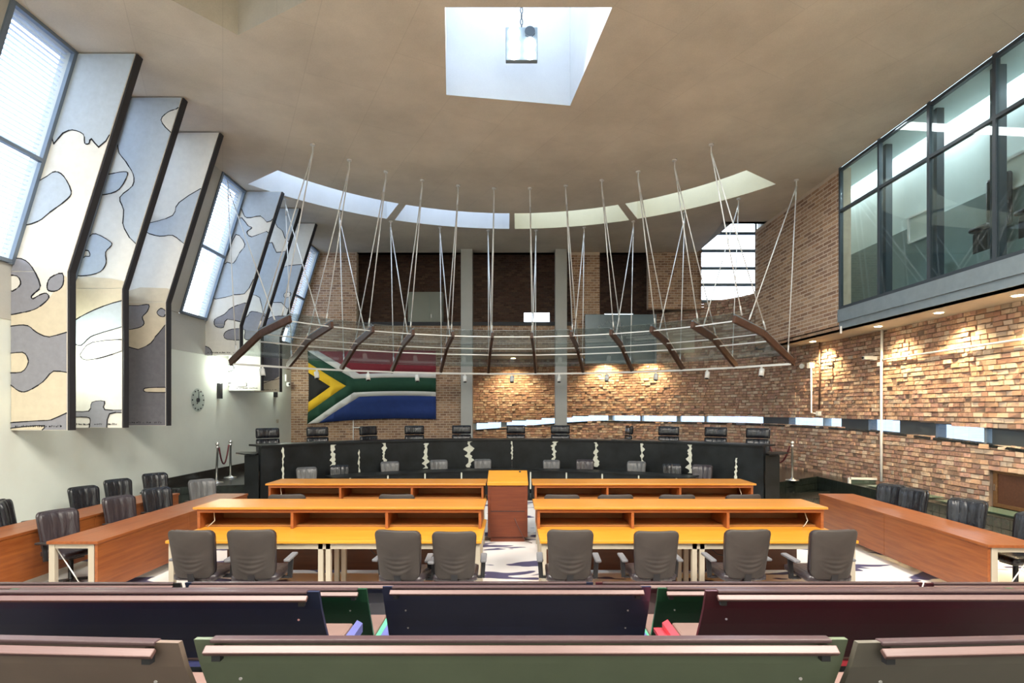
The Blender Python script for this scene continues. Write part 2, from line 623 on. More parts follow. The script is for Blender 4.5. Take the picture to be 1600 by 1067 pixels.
def slab_with_holes(name, outer, holes, z, m):
    bm = bmesh.new()
    edges = []
    for loop in [outer] + holes:
        vs = [bm.verts.new((p[0], p[1], z)) for p in loop]
        for i in range(len(vs)):
            edges.append(bm.edges.new((vs[i], vs[(i + 1) % len(vs)])))
    bmesh.ops.triangle_fill(bm, use_beauty=True, use_dissolve=False, edges=edges)
    me = bpy.data.meshes.new(name)
    bm.to_mesh(me)
    bm.free()
    me.materials.append(M[m])
    o = bpy.data.objects.new(name, me)
    C.objects.link(o)
    return o


ceil = slab_with_holes('ceiling', outer, slots + [square, dark_sq], ZC, 'ceiling')
struct(ceil, 'brown grey concrete ceiling with cut skylights')


M['shaft_warm_lit'] = concrete_mat('shaft_concrete_warm_lit', (0.56, 0.53, 0.40), 0.08)  # warm light in the two right-hand slots, put into the wall colour


def shaft(loop, h, label, m='shaft', cap=False):
    b = MB()
    n = len(loop)
    for i in range(n):
        p, q = loop[i], loop[(i + 1) % n]
        b.quad([(*p, ZC), (*q, ZC), (*q, ZC + h), (*p, ZC + h)])
    if cap:
        b.quad([(*p, ZC + h) for p in loop])
    o = b.build('ceiling_shaft', m, ceil)
    tag(o, label)
    return o


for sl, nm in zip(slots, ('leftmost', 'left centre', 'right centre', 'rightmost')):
    shaft(sl, 1.5, nm + ' curved skylight slot wall', 'shaft_warm_lit' if nm.startswith('right') else 'shaft')
shaft(square, 2.2, 'square skylight shaft wall')
shaft(dark_sq, 1.0, 'unlit square recess wall', 'ceiling', True)

# left wall: lower plaster, concrete band, leaning upper wall with windows
wl = MB()
wl.box(XL - 0.25, XL, Y0, YB, 0.0, 3.73)
wall_left = struct(wl.build('wall_left', 'plaster'), 'pale plastered left wall')
cb = MB()
cb.box(XL - 0.25, XL + 0.012, Y0, YB, 3.73, 4.62)
tag(cb.build('concrete_band', 'concrete', wall_left), 'grey concrete band under the leaning windows')
WIN = []
FIN_Y = [8.68, 9.9, 11.15, 14.17, 15.35, 16.6]
for base in (-2.27, 3.2, 8.68, 14.17):
    for k, off in enumerate((0, 1.22, 2.47)):
        y = base + off
        WIN.append((y - 1.1 if k else y - 1.15, y))
WIN.append((18.2, 19.55))
WIN = [(a, b) for a, b in WIN if a > Y0]
ZS = 4.62
sp = MB()
prev = Y0
for a, b in WIN + [(YB, YB)]:
    if a - prev > 0.02:
        sp.hexa([(lx(ZS) - .25, prev, ZS), (lx(ZS), prev, ZS), (lx(ZS), a, ZS), (lx(ZS) - .25, a, ZS),
                 (lx(ZC) - .25, prev, ZC), (lx(ZC), prev, ZC), (lx(ZC), a, ZC), (lx(ZC) - .25, a, ZC)])
    prev = b
tag(sp.build('leaning_panel', 'concrete', wall_left), 'grey concrete panels between the leaning windows')

slat_me = None
for wi, (a, b) in enumerate(WIN):
    vis = b > 7
    w = empty('window_%d' % (wi + 1), (lx(ZS), a, ZS))
    struct(w, 'leaning two-pane window in the left wall')
    W = b - a
    def lp(y, z, off=0.0):
        return (lx(z) - lx(ZS) - off, y, z - ZS)
    fr = MB()
    zm = 6.25
    for y in (0.03, W - 0.03):
        fr.bar(lp(y, ZS), lp(y, ZC), 0.06, 0.07, (0, 1, 0))
    for z in (ZS + 0.03, zm, ZC - 0.03):
        fr.bar(lp(0.06, z), lp(W - 0.06, z), 0.06, 0.07, (1, 0, 0))
    fr.build('window_frame', 'frame_grey', w)
    for z0, z1 in ((ZS + 0.06, zm - 0.03), (zm + 0.03, ZC - 0.06)):
        pn = MB()
        pn.quad([lp(0.06, z0), lp(W - 0.06, z0), lp(W - 0.06, z1), lp(0.06, z1)])
        pn.build('pane', 'pane', w)
    # louvre slats outside the glass
    ns = 46
    for k in range(ns):
        z = ZS + 0.08 + (ZC - ZS - 0.14) * k / (ns - 1)
        key = 'slat_%.2f' % W
        me = bpy.data.meshes.get(key)
        if me is None:
            sb = MB()
            sb.hexa([(-0.025, 0.05, -0.004), (0.025, 0.05, -0.004), (0.025, W - 0.05, -0.004), (-0.025, W - 0.05, -0.004),
                     (-0.025, 0.05, 0.0), (0.025, 0.05, 0.0), (0.025, W - 0.05, 0.0), (-0.025, W - 0.05, 0.0)])
            me = sb.mesh(key, 'slat')
        o = bpy.data.objects.new('slat', me)
        o.parent = w
        o.location = (lx(z) - lx(ZS) - 0.12, 0, z - ZS)
        C.objects.link(o)

# ---- bricks
SMOOTH = [(0.40, 0.25, 0.155), (0.35, 0.21, 0.13), (0.44, 0.29, 0.19), (0.29, 0.17, 0.11), (0.40, 0.265, 0.18), (0.36, 0.23, 0.155), (0.27, 0.165, 0.115)]
ROUGH = [(0.45, 0.295, 0.20), (0.41, 0.255, 0.175), (0.50, 0.35, 0.25), (0.42, 0.265, 0.20), (0.53, 0.40, 0.295), (0.38, 0.225, 0.165), (0.46, 0.285, 0.225), (0.55, 0.44, 0.34), (0.37, 0.235, 0.175)]
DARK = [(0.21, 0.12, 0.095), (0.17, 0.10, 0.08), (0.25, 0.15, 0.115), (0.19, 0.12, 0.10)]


class Path:
    def __init__(s, pts):
        s.p = [Vector(q) for q in pts]
        s.cum = [0.0]
        for a, b in zip(s.p, s.p[1:]):
            s.cum.append(s.cum[-1] + (b - a).length)
        s.L = s.cum[-1]

    def at(s, t):
        t = min(max(t, 0), s.L - 1e-6)
        lo = 0
        for i in range(len(s.cum) - 1):
            if s.cum[i] <= t:
                lo = i
        a, b = s.p[lo], s.p[lo + 1]
        d = (b - a).normalized()
        return a + d * (t - s.cum[lo]), d


def brick_wall(name, label, pts, z0, z1, pal, bmatn, mortarn, side=1, holes=(), bl=0.235, bh=0.088, jt=0.020, prot=(0.003, 0.006),
               rnd=0.0, ztop=None, singles=None, parent=None, thick=0.25, irregular=False):
    """side=+1: bricks stand proud on the left of the path direction. holes: (s0,s1,z0,z1)."""
    path = Path(pts)
    seq = sorted(set([0, path.L] + path.cum + [h[0] for h in holes] + [h[1] for h in holes]))
    zz = sorted(set([z0, z1] + [h[2] for h in holes] + [h[3] for h in holes]))
    zz = [z for z in zz if z0 <= z <= z1]
    b = MB()
    def top(t):
        return ztop(t) if ztop else z1
    for s0, s1 in zip(seq, seq[1:]):
        if s1 - s0 < 1e-4:
            continue
        zt = top((s0 + s1) / 2)
        for a, c in zip(zz, zz[1:]):
            sm, zm = (s0 + s1) / 2, (a + c) / 2
            if a >= zt or any(h[0] <= sm <= h[1] and h[2] <= zm <= h[3] for h in holes):
                continue
            c = min(c, zt)
            p, d = path.at(s0 + 1e-5)
            q, _ = path.at(s1 - 1e-5)
            n = Vector((-d.y, d.x)) * side
            po, qo = p - n * thick, q - n * thick
            b.hexa([(po.x, po.y, a), (p.x, p.y, a), (q.x, q.y, a), (qo.x, qo.y, a), (po.x, po.y, c), (p.x, p.y, c), (q.x, q.y, c), (qo.x, qo.y, c)])
    w = b.build(name, mortarn, parent)
    if parent is None:
        struct(w, label)
    else:
        tag(w, label)
    field = MB()
    cand = []
    nrow = int((z1 - z0) / bh)
    for r in range(nrow):
        za = z0 + r * bh
        zb_ = za + bh - jt
        t = -(bl / 2) * (r % 2) - (random.random() * bl if irregular else 0)
        while t < path.L:
            l = bl * (random.uniform(0.45, 1.15) if irregular else 1.0)
            s0, s1 = max(t, 0), min(t + l - jt, path.L)
            t += l
            if s1 - s0 < 0.03:
                continue
            if zb_ > top((s0 + s1) / 2) + 0.03:
                continue
            zm = (za + zb_) / 2
            segs = [(s0, s1)]
            for h in holes:
                if h[2] <= zm <= h[3]:
                    ns = []
                    for (u, v) in segs:
                        if v <= h[0] or u >= h[1]:
                            ns.append((u, v))
                        else:
                            if h[0] - u > 0.03: ns.append((u, h[0]))
                            if v - h[1] > 0.03: ns.append((h[1], v))
                    segs = ns
            for (u, v) in segs:
                pr = random.uniform(*prot)
                p, d = path.at(u + 1e-5)
                q, _ = path.at(v - 1e-5)
                n = Vector((-d.y, d.x)) * side
                j = [random.uniform(-rnd, rnd) for _ in range(4)]
                c = random.choice(pal)
                k = random.uniform(0.85, 1.12)
                c = tuple(x * k for x in c)
                zlo, zhi = za + random.uniform(0, rnd), zb_ - random.uniform(0, rnd)
                rec = (p, q, n, pr, j, zlo, zhi, c)
                if singles and singles((p + q) / 2, zm):
                    cand.append(rec)
                else:
                    emit_brick(field, rec)
    if singles:
        # the bricks nearest the eye, each an object of its own
        cand.sort(key=lambda r: (r[0]).length)
        for rec in cand[300:]:
            emit_brick(field, rec)
        pool = []
        for k in range(24):
            e = MB()
            c = random.choice(pal)
            kk = random.uniform(0.85, 1.12)
            c = tuple(x * kk for x in c)
            jj = [random.uniform(-0.1, 0.1) for _ in range(8)]
            e.hexa([(0 , 0, 0.06 * jj[0]), (1, 0, 0.5 * jj[1] * .3), (1, 1 + jj[2] * 2, 0), (0, 1 + jj[3] * 2, 0),
                    (0, 0, 1), (1, 0, 1 + jj[4] * .6), (1, 1 + jj[5] * 2, 1 + jj[6] * .6), (0, 1 + jj[7] * 2, 1)], c)
            pool.append(e.mesh('brick', bmatn))
        for rec in cand[:300]:
            p, q, n, pr, j, zlo, zhi, c = rec
            o = bpy.data.objects.new('brick', random.choice(pool))
            d = (q - p)
            if side < 0:
                p, q = q, p
                d = q - p
            o.location = (p.x - n.x * 0.02, p.y - n.y * 0.02, zlo)
            o.rotation_euler = (0, 0, atan2(d.y, d.x))
            o.scale = (d.length, pr + 0.02, zhi - zlo)
            o.parent = w
            C.objects.link(o)
    fo = field.build('brickwork', bmatn, w)
    tag(fo, None, None, None, 'stuff')
    return w, path


def emit_brick(b, rec):
    p, q, n, pr, j, za, zb_, c = rec
    po = [p + n * (pr + j[0]), q + n * (pr + j[1]), q + n * (pr + j[2]), p + n * (pr + j[3])]
    pi_ = [p - n * 0.02, q - n * 0.02]
    lo = [(pi_[0].x, pi_[0].y, za), (pi_[1].x, pi_[1].y, za), (po[1].x, po[1].y, za), (po[0].x, po[0].y, za)]
    hi = [(pi_[0].x, pi_[0].y, zb_), (pi_[1].x, pi_[1].y, zb_), (po[2].x, po[2].y, zb_), (po[3].x, po[3].y, zb_)]
    n0 = len(b.v)
    b.v += lo + hi
    for f in ((3, 2, 1, 0), (4, 5, 6, 7), (1, 2, 6, 5), (2, 3, 7, 6), (3, 0, 4, 7)):
        b.f.append(tuple(n0 + i for i in f))
        b.c.append(c); b.mi.append(0); b.smooth.append(False)


# back wall (smooth brick): left field with the upper opening, band, piers.  path runs left to right, bricks on the -Y side
def bx(px):
    return (px - 800) * YB / F
XA, XB_ = bx(557), bx(893)       # upper opening
ZO = 5.36
wall_back, _ = brick_wall('wall_back', 'brown brick back wall behind the judges', [(XL, YB), (bx(720), YB)], 0.5, ZC, SMOOTH, 'brick', 'mortar', side=-1,
                          holes=[(XA - XL, bx(720) - XL + .01, ZO, ZC + .01)])
brick_wall('brick_band', 'brick balustrade band of the upper gallery', [(bx(720) + 0.01, YB), (bx(1012), YB)], 4.39, ZO, SMOOTH, 'brick', 'mortar', side=-1, parent=wall_back)
brick_wall('brick_pier', 'brick pier right of the concrete columns', [(bx(893), YB), (bx(937), YB)], ZO, ZC, SMOOTH, 'brick', 'mortar', side=-1, parent=wall_back)
brick_wall('brick_pier', 'brick pier left of the barred window', [(bx(1013), YB), (6.86, YB)], 5.95, ZC + .1, SMOOTH, 'brick', 'mortar', side=-1, parent=wall_back)
pr_ = MB()
pr_.hexa([(6.74, YB, 6.2), (6.86, YB, 6.2), (6.86, YB + .6, 6.2), (6.74, YB + .6, 6.2), (6.74, YB, 9.6), (6.86, YB, 9.6), (6.86, YB + .6, 9.6), (6.74, YB + .6, 9.6)])
pr_.build('trim_1', 'concrete', wall_back)
# the upper gallery behind the back wall
gf = MB()
gf.box(XL, 6.7, YB + .25, 24.6, 4.41, 5.3)
struct(gf.build('floor_gallery', 'soffit'), 'upper gallery floor slab with its painted soffit')
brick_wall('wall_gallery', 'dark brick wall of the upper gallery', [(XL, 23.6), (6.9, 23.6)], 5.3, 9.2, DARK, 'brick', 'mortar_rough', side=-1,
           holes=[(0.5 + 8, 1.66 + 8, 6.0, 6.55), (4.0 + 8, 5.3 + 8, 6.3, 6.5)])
gr = MB()
gr.box(-8.3, 6.9, YB + .3, 24.7, 9.2, 9.35)
struct(gr.build('ceiling_gallery', 'concrete'), 'ceiling of the upper gallery')
gs = MB()
gs.box(-8.3, -8.0, YB + .25, 24.7, 5.3, 9.3)
gs.box(6.72, 6.9, YB + .6, 24.7, 5.3, 9.6)
gs.box(-8.3, 6.9, YB + 0.05, YB + .3, ZC, 9.3)
struct(gs.build('wall_gallery_end', 'mortar_rough'), 'end walls of the upper gallery')
sl_ = MB()
sl_.box(XA, XB_, YB - 0.06, YB + 0.3, ZO - 0.02, ZO + 0.11)
struct(sl_.build('trim_2', 'black'), 'black sill of the upper gallery opening')
for i, (x0, x1, z0, z1) in enumerate(((0.5, 1.66, 6.0, 6.55), (4.0, 5.3, 6.3, 6.5))):
    w = empty('window_%d' % (20 + i), (x0, 23.7, z0))
    struct(w, 'low slot window in the gallery wall')
    fr = MB()
    for a, b in (((0, 0, 0), (x1 - x0, 0, 0)), ((0, 0, z1 - z0), (x1 - x0, 0, z1 - z0)), ((0, 0, 0), (0, 0, z1 - z0)), ((x1 - x0, 0, 0), (x1 - x0, 0, z1 - z0))):
        fr.bar(a, b, 0.05, 0.05)
    fr.build('window_frame', 'steel_dark', w)
    pn = MB()
    pn.quad([(0, 0, 0), (x1 - x0, 0, 0), (x1 - x0, 0, z1 - z0), (0, 0, z1 - z0)])
    pn.build('pane', 'pane', w)
# columns
for i, (a, b) in enumerate(((720, 738), (868, 886))):
    cm = MB()
    x0, x1 = (a - 800) * 19.3 / F, (b - 800) * 19.3 / F
    cm.box(x0, x1, 19.3, 19.69, 0.5, ZC)
    struct(cm.build('column', 'concrete'), ('left' if i == 0 else 'right') + ' square concrete column before the back wall')
# horizontal tie beams between the columns under the gallery
# pale double cupboard in the upper gallery
cp = empty('cupboard', (-3.5, 23.4, 5.3))
tag(cp, 'pale two-door cupboard against the dark gallery brick', 'cupboard')
b = MB(); b.box(-.92, .55, -.3, .12, 0, 2.0); b.build('body', 'gallery_wall', cp)
for x0, x1 in ((-.90, -.02), (.0, .53)):
    b = MB(); b.box(x0, x1, -.33, -.3, .03, 1.98); d_ = b.build('door', 'plaster', cp)
    h = MB(); h.box(x0 + .06, x0 + .09, -.35, -.33, .9, 1.05); h.build('handle', 'chrome', d_)

# rough brick wall: from the right near the eye, round behind the columns
plan_px = [(1740, 8.05), (1600, 9.45), (1541, 10.2), (1460, 11.45), (1395, 12.75), (1320, 14.5), (1262, 16.0), (1200, 17.9), (1150, 19.2), (1100, 19.95),
           (1050, 20.5), (1000, 21.2), (940, 22.1), (870, 22.8), (800, 23.0), (745, 22.8), (690, 22.3), (640, 21.6)]
plan = [((px - 800) * d / F, d) for px, d in plan_px]
plan = [(8.9, 2.0), (8.9, 5.0)] + plan
# smooth the plan with a Catmull-Rom pass
def catmull(p, n):
    out = []
    for i in range(len(p) - 1):
        a, b, c, d = p[max(i - 1, 0)], p[i], p[i + 1], p[min(i + 2, len(p) - 1)]
        for k in range(n):
            t = k / n
            out.append(tuple(0.5 * ((2 * b[m]) + (-a[m] + c[m]) * t + (2 * a[m] - 5 * b[m] + 4 * c[m] - d[m]) * t * t + (-a[m] + 3 * b[m] - 3 * c[m] + d[m]) * t ** 3) for m in (0, 1)))
    out.append(p[-1])
    return out
plan = catmull(plan, 3)
rp = Path(plan)
strip_tab = [(640, 1.42, .27), (745, 1.45, .27), (800, 1.54, .27), (880, 1.74, .25), (940, 1.84, .24), (1050, 1.83, .24), (1150, 1.82, .25), (1290, 1.82, .27), (1406, 1.75, .30), (1600, 1.61, .33), (1900, 1.50, .33)]


def strip(px):
    for (a, za, ha), (b, zb2, hb) in zip(strip_tab, strip_tab[1:]):
        if a <= px <= b:
            t = (px - a) / (b - a)
            return za + (zb2 - za) * t, ha + (hb - ha) * t
    return (1.45, .3) if px < 700 else (1.5, .33)


def path_px(s):
    p, _ = rp.at(s)
    return 800 + F * p.x / max(p.y, 0.5)


def s_at(px):
    lo, hi = 0, rp.L
    for _ in range(40):
        m = (lo + hi) / 2
        if path_px(m) > px:
            lo = m
        else:
            hi = m
    return lo


rholes = []
bh_ = 0.098
strip_pieces = []
for s0, s1 in zip(rp.cum, rp.cum[1:]):
    px = path_px((s0 + s1) / 2)
    if rp.at(s0)[0].y < 7.0:
        continue
    zs, hs = strip(px)
    n = 1
    rholes.append((s0, s1, zs, zs + hs))
# hatch door hole
sd0, sd1 = s_at(1690), s_at(1545)
rholes.append((sd0, sd1, 0.5, 1.19))


def rtop(t):
    px = path_px(t)
    if 1012 < px < 1195:
        return 6.25 if px > 1095 else 6.02
    return 4.5


wall_right, _ = brick_wall('wall_right', 'rough reclaimed brick wall curving round the right side', plan, 0.0, 6.3, ROUGH, 'rough_brick', 'mortar_rough', side=1,
                           holes=rholes, bl=0.205, bh=bh_, jt=0.012, prot=(0.0, 0.045), rnd=0.008, ztop=rtop, irregular=True,
                           singles=lambda p, z: p.y > 8.9 and 800 + F * p.x / p.y < 1640 and z > 0.5 and abs(640 - F * (z - EYE) / p.y) < 760)

# slot window strip in the rough wall: panes, dark blocks between them, sill
def offset_pt(s, off):
    p, d = rp.at(s)
    n = Vector((-d.y, d.x))
    return p + n * off


def strip_solid(px0, px1, off0, off1, ztrim0=0.0, ztrim1=0.0, bot=None):
    m = MB()
    sa, sb = s_at(px1), s_at(px0)
    n = max(1, int((sb - sa) / 0.35))
    for i in range(n):
        u, v = sa + (sb - sa) * i / n, sa + (sb - sa) * (i + 1) / n
        (za, ha), (zb3, hb) = strip(path_px(u)), strip(path_px(v))
        A0, A1, B0, B1 = offset_pt(u, off0), offset_pt(u, off1), offset_pt(v, off0), offset_pt(v, off1)
        if bot is None:
            la, lb, ta, tb = za + ztrim0, zb3 + ztrim0, za + ha - ztrim1, zb3 + hb - ztrim1
        else:
            la, lb, ta, tb = za + bot[0], zb3 + bot[0], za + bot[1], zb3 + bot[1]
        m.hexa([(A0.x, A0.y, la), (A1.x, A1.y, la), (B1.x, B1.y, lb), (B0.x, B0.y, lb), (A0.x, A0.y, ta), (A1.x, A1.y, ta), (B1.x, B1.y, tb), (B0.x, B0.y, tb)])
    return m


pane_px = [(640, 735), (745, 783), (792, 867), (880, 950), (957, 1000), (1003, 1057), (1063, 1100), (1104, 1190), (1234, 1285), (1287, 1312), (1358, 1404), (1463, 1536), (1539, 1548)]
for i, (a, b) in enumerate(pane_px):
    w = strip_solid(a, b, -0.06, -0.045).build('window_%d' % (30 + i), 'pane')
    struct(w, 'low slot window pane in the rough brick wall')
    f1 = strip_solid(a, b, -0.07, -0.03, bot=(-0.01, 0.025)); f1.build('window_frame', 'steel_dark', w)
dark_px = [(1192, 1232), (1314, 1356), (1405, 1461), (1549, 1740)]
for a, b in dark_px:
    o = strip_solid(a, b, -0.24, -0.015).build('trim_3', 'steel_dark')
    struct(o, 'dark blank panel in the slot window strip')
for (a0, a1), (b0, b1) in zip(pane_px, pane_px[1:]):
    if b0 - a1 < 14:
        o = strip_solid(a1, b0, -0.24, -0.02).build('trim_8', 'steel_grey'); struct(o, 'narrow grey post between two slot window panes')
o = strip_solid(640, 1740, -0.24, 0.035, bot=(-0.045, 0.006)).build('trim_4', 'granite'); struct(o, 'dark polished sill under the slot windows')
o = strip_solid(640, 1740, -0.24, 0.0, bot=(0.30, 0.33)).build('trim_5', 'black'); struct(o, 'dark lintel over the slot windows')

# outdoor ground seen through the slot windows
g = MB(); g.quad([(-400, -400, -0.6), (400, -400, -0.6), (400, 600, -0.6), (-400, 600, -0.6)])
struct(g.build('ground', 'ground'), 'pale paving outside the building')

# upper right brick wall
upr, _ = brick_wall('wall_right_upper', 'smooth brick wall right of the hanging canopy', [(XR, 12.82), (XR, 17.3), (9.4, 17.3)], 4.2, ZC, SMOOTH, 'brick', 'mortar', side=1, bl=.36, bh=.098, jt=.028, prot=(.002, .004))
sf = MB()
sf.box(XR - 0.0, 9.6, 2.0, 17.3, 4.2, 4.30)
struct(sf.build('soffit_right', 'soffit'), 'painted soffit under the glazed gallery')
sf = MB()
# light-well roof and outer wall round the barred window
sf.box(6.2, 9.8, 16.6, 20.6, 9.7, 9.8)
sf.box(XR, 9.8, 16.5, 16.7, ZC, 9.75)
sf.box(6.4, XR, 16.5, 16.7, ZC, 9.75)
sf.box(6.3, 6.74, 16.6, 20.6, ZC + 0.02, 9.75)
sf.box(9.3, 9.8, 16.6, 20.6, 4.0, 9.75)
struct(sf.build('ceiling_light_well', 'concrete'), 'concrete light well above the barred window')
# barred window
bw = empty('window_50', (6.86, 19.95, 6.25))
struct(bw, 'tall window with four horizontal bars in the right corner')
WW, WH = 2.1, 3.35
pn = MB(); pn.quad([(0, 0, 0), (WW, 0, 0), (WW, 0, WH), (0, 0, WH)]); pn.build('pane', 'pane', bw)
for zz in (0.02, .62, 1.22, 1.86, 2.5, 3.1):
    m = MB(); m.bar((0, -0.03, zz), (WW, -0.03, zz), 0.07, 0.10); m.build('window_bar', 'steel_grey', bw)
for x in (0.03, WW - .03):
    m = MB(); m.bar((x, -0.03, 0), (x, -0.03, WH), 0.06, 0.06); m.build('window_frame', 'steel_grey', bw)

# ------------------------------------------------------------------ glazed gallery on the right
gal = empty('gallery_glazing', (XR, 12.82, 4.2))
tag(gal, None, None, None, 'structure')
gal.name = 'window_51'
struct(gal, 'large glazed gallery front with dark mullions, upper right')
GY = [12.82, 11.46, 10.09, 8.71, 7.35, 5.95]
def gb(y0, y1, z0, z1, x0=-0.06, x1=0.06, n='mullion', m='steel_dark'):
    b = MB(); b.box(x0, x1, y0 - 12.82, y1 - 12.82, z0 - 4.2, z1 - 4.2)
    return b.build(n, m, gal)
ZG0, ZGM = 4.66, 6.97
for i, y in enumerate(GY):
    gb(y - .035 if i else y - .03, y + .025, ZG0, ZC, -.03, .05)
for i in range(len(GY) - 1):
    a, b_ = GY[i + 1] + .025, GY[i] - .035
    for z in (ZG0 + .03, ZGM, ZC - .06):
        gb(a, b_, z - .03, z + .03, -.03, .05, n='transom')
    for z0, z1 in ((ZG0 + .07, ZGM - .04), (ZGM + .04, ZC - .1)):
        gb(a, b_, z0, z1, -.006, .006, 'pane', 'gallery_pane')
gb(5.9, 12.84, 4.36, ZG0 - .01, -.06, .25, 'edge_beam', 'steel_grey')
gb(5.9, 12.84, 4.2, 4.36, -.02, .25, 'edge_channel', 'steel_grey')
b = MB(); b.bar((-.05, -.1, .05), (-.05, -.1, -.12), .03, .03); b.build('drip_pipe', 'white', gal)
# the corridor behind the glass
GX = 8.92
gw = MB(); gw.box(XR + .26, GX + .2, 4.6, 16.9, 4.31, 4.42)
struct(gw.build('floor_glazed_gallery', 'gallery_lower'), 'floor of the glazed gallery')
gw = MB(); gw.box(GX, GX + .2, 4.6, 17.0, 4.4, 8.6); gw.box(XR + .26, GX, 16.8, 17.0, 4.4, 8.6); gw.box(XR + .1, GX, 4.5, 4.7, 4.4, 8.6)
struct(gw.build('wall_glazed_gallery', 'gallery_wall'), 'pale inner walls of the glazed gallery')
gw = MB(); gw.box(XR + .05, GX - .26, 4.5, 17.0, 8.0, 8.15)
struct(gw.build('ceiling_glazed_gallery', 'gallery_wall'), 'ceiling of the glazed gallery with a light slot along the wall')
gw = MB(); gw.box(GX - .06, GX, 4.8, 16.7, 4.42, 6.35)
struct(gw.build('trim_6', 'gallery_lower'), 'grey lower wall panel inside the glazed gallery')
gw = MB(); gw.box(GX - .6, GX - .065, 7.0, 11.4, 4.42, 5.1)
struct(gw.build('trim_7', 'gallery_lower'), 'raised step inside the glazed gallery')
for y in (11.75, 10.35, 9.05, 7.9):
    gw = MB(); gw.box(8.02, 8.16, y - .08, y + .08, 4.42, 8.0)
    struct(gw.build('column_gallery', 'steel_dark'), 'dark post inside the glazed gallery')
for i, y in enumerate((9.75, 8.85)):
    ch = empty('lounge_chair', (8.55, y, 5.1), 0)
    tag(ch, ('farther' if i == 0 else 'nearer') + ' black high-backed chair inside the glazed gallery', 'chair', 'chairs in the glazed gallery')
    b = MB(); b.box(-.22, .14, -.22, .22, .40, .50); b.build('seat', 'chair_black', ch, .05)
    b = MB(); b.box(.13, .23, -.24, .24, .45, 1.40); b.build('backrest', 'chair_black', ch, .06)
    b = MB(); b.box(-.16, .14, -.18, .18, 0, .40); b.build('base', 'plastic', ch, .03)
for i, (y, z) in enumerate(((11.75, 6.0), (9.45, 6.2))):
    fr = empty('picture_frame', (GX - .065, y, z))
    tag(fr, ('farther' if i == 0 else 'nearer') + ' white framed panel on the inner wall of the glazed gallery', 'frame')
    b = MB(); b.box(-.02, 0, -.34, .34, 0, .55); b.build('panel', 'plaster', fr)
    for p_, q_ in (((-.03, -.34, 0), (-.03, .34, 0)), ((-.03, -.34, .55), (-.03, .34, .55)), ((-.03, -.34, 0), (-.03, -.34, .55)), ((-.03, .34, 0), (-.03, .34, .55))):
        b = MB(); b.bar(p_, q_, .05, .05); b.build('frame_bar', 'white', fr)

# hatch door in the rough wall
dd, ddir = rp.at((sd0 + sd1) / 2)
dw = empty('door_1', (dd.x + 0.10, dd.y, 0.5), 0)
struct(dw, 'low wooden panelled hatch in the rough brick wall')
dl = sd1 - sd0
b = MB(); b.box(0.0, .06, -dl / 2, dl / 2, 0, .69); b.build('door_leaf', 'wood_dark', dw)
for y0, y1, z0, z1 in ((-dl / 2, dl / 2, 0, .07), (-dl / 2, dl / 2, .62, .69), (-dl / 2, -dl / 2 + .08, .07, .62), (dl / 2 - .08, dl / 2, .07, .62), (-.04, .04, .07, .62)):
    b = MB(); b.box(-.03, .0, y0, y1, z0, z1); b.build('door_rail', 'door_wood', dw, .005)
b = MB(); b.box(-.045, -.03, dl / 2 - .05, dl / 2 - .03, .3, .42); b.build('handle', 'chrome', dw)

# room closure behind the eye
rc = MB(); rc.box(-8.3, 9.6, Y0 - .2, Y0, 0, 8.2)
struct(rc.build('wall_rear', 'plaster'), 'rear wall behind the public benches')
rc = MB(); rc.box(XR, XR + .2, Y0, 5.9, 4.2, 8.1); rc.box(8.9, 9.1, Y0, 2.1, 0, 4.3); rc.box(XR, 9.3, Y0, 5.0, 4.2, 4.3)
struct(rc.build('wall_right_rear', 'plaster'), 'right wall beside the public benches')

# ------------------------------------------------------------------ dais with black tiled steps
def arc_c(r, a0, a1, n, cy=7.5):
    return [(r * sin(radians(a0 + (a1 - a0) * i / n)), cy + r * cos(radians(a0 + (a1 - a0) * i / n))) for i in range(n + 1)]


def prism_up(poly, z0, z1, name, m, parent=None):
    bm = bmesh.new()
    lo = [bm.verts.new((p[0], p[1], z1)) for p in poly]
    f = bm.faces.new(lo)
    r = bmesh.ops.extrude_face_region(bm, geom=[f])
    for v in r['geom']:
        if isinstance(v, bmesh.types.BMVert):
            v.co.z = z0
    bmesh.ops.recalc_face_normals(bm, faces=bm.faces)
    bmesh.ops.triangulate(bm, faces=[f for f in bm.faces if len(f.verts) > 4])
    me = bpy.data.meshes.new(name)
    bm.to_mesh(me)
    bm.free()
    me.materials.append(M[m])
    o = bpy.data.objects.new(name, me)
    C.objects.link(o)
    if parent:
        o.parent = parent
    return o


DZ = 0.5
dais_front = [(XL, 12.55), (-6.3, 13.1)] + arc_c(7.66, -47, 47, 24) + [(6.6, 13.5), (8.25, 14.7), (8.15, 11.0), (8.1, 5.0)]
dais = prism_up(dais_front + [(9.3, 5.0), (9.3, 24.0), (XL, 24.0)], 0.0, DZ, 'floor_dais', 'granite')
struct(dais, 'black granite dais along the back and right walls')


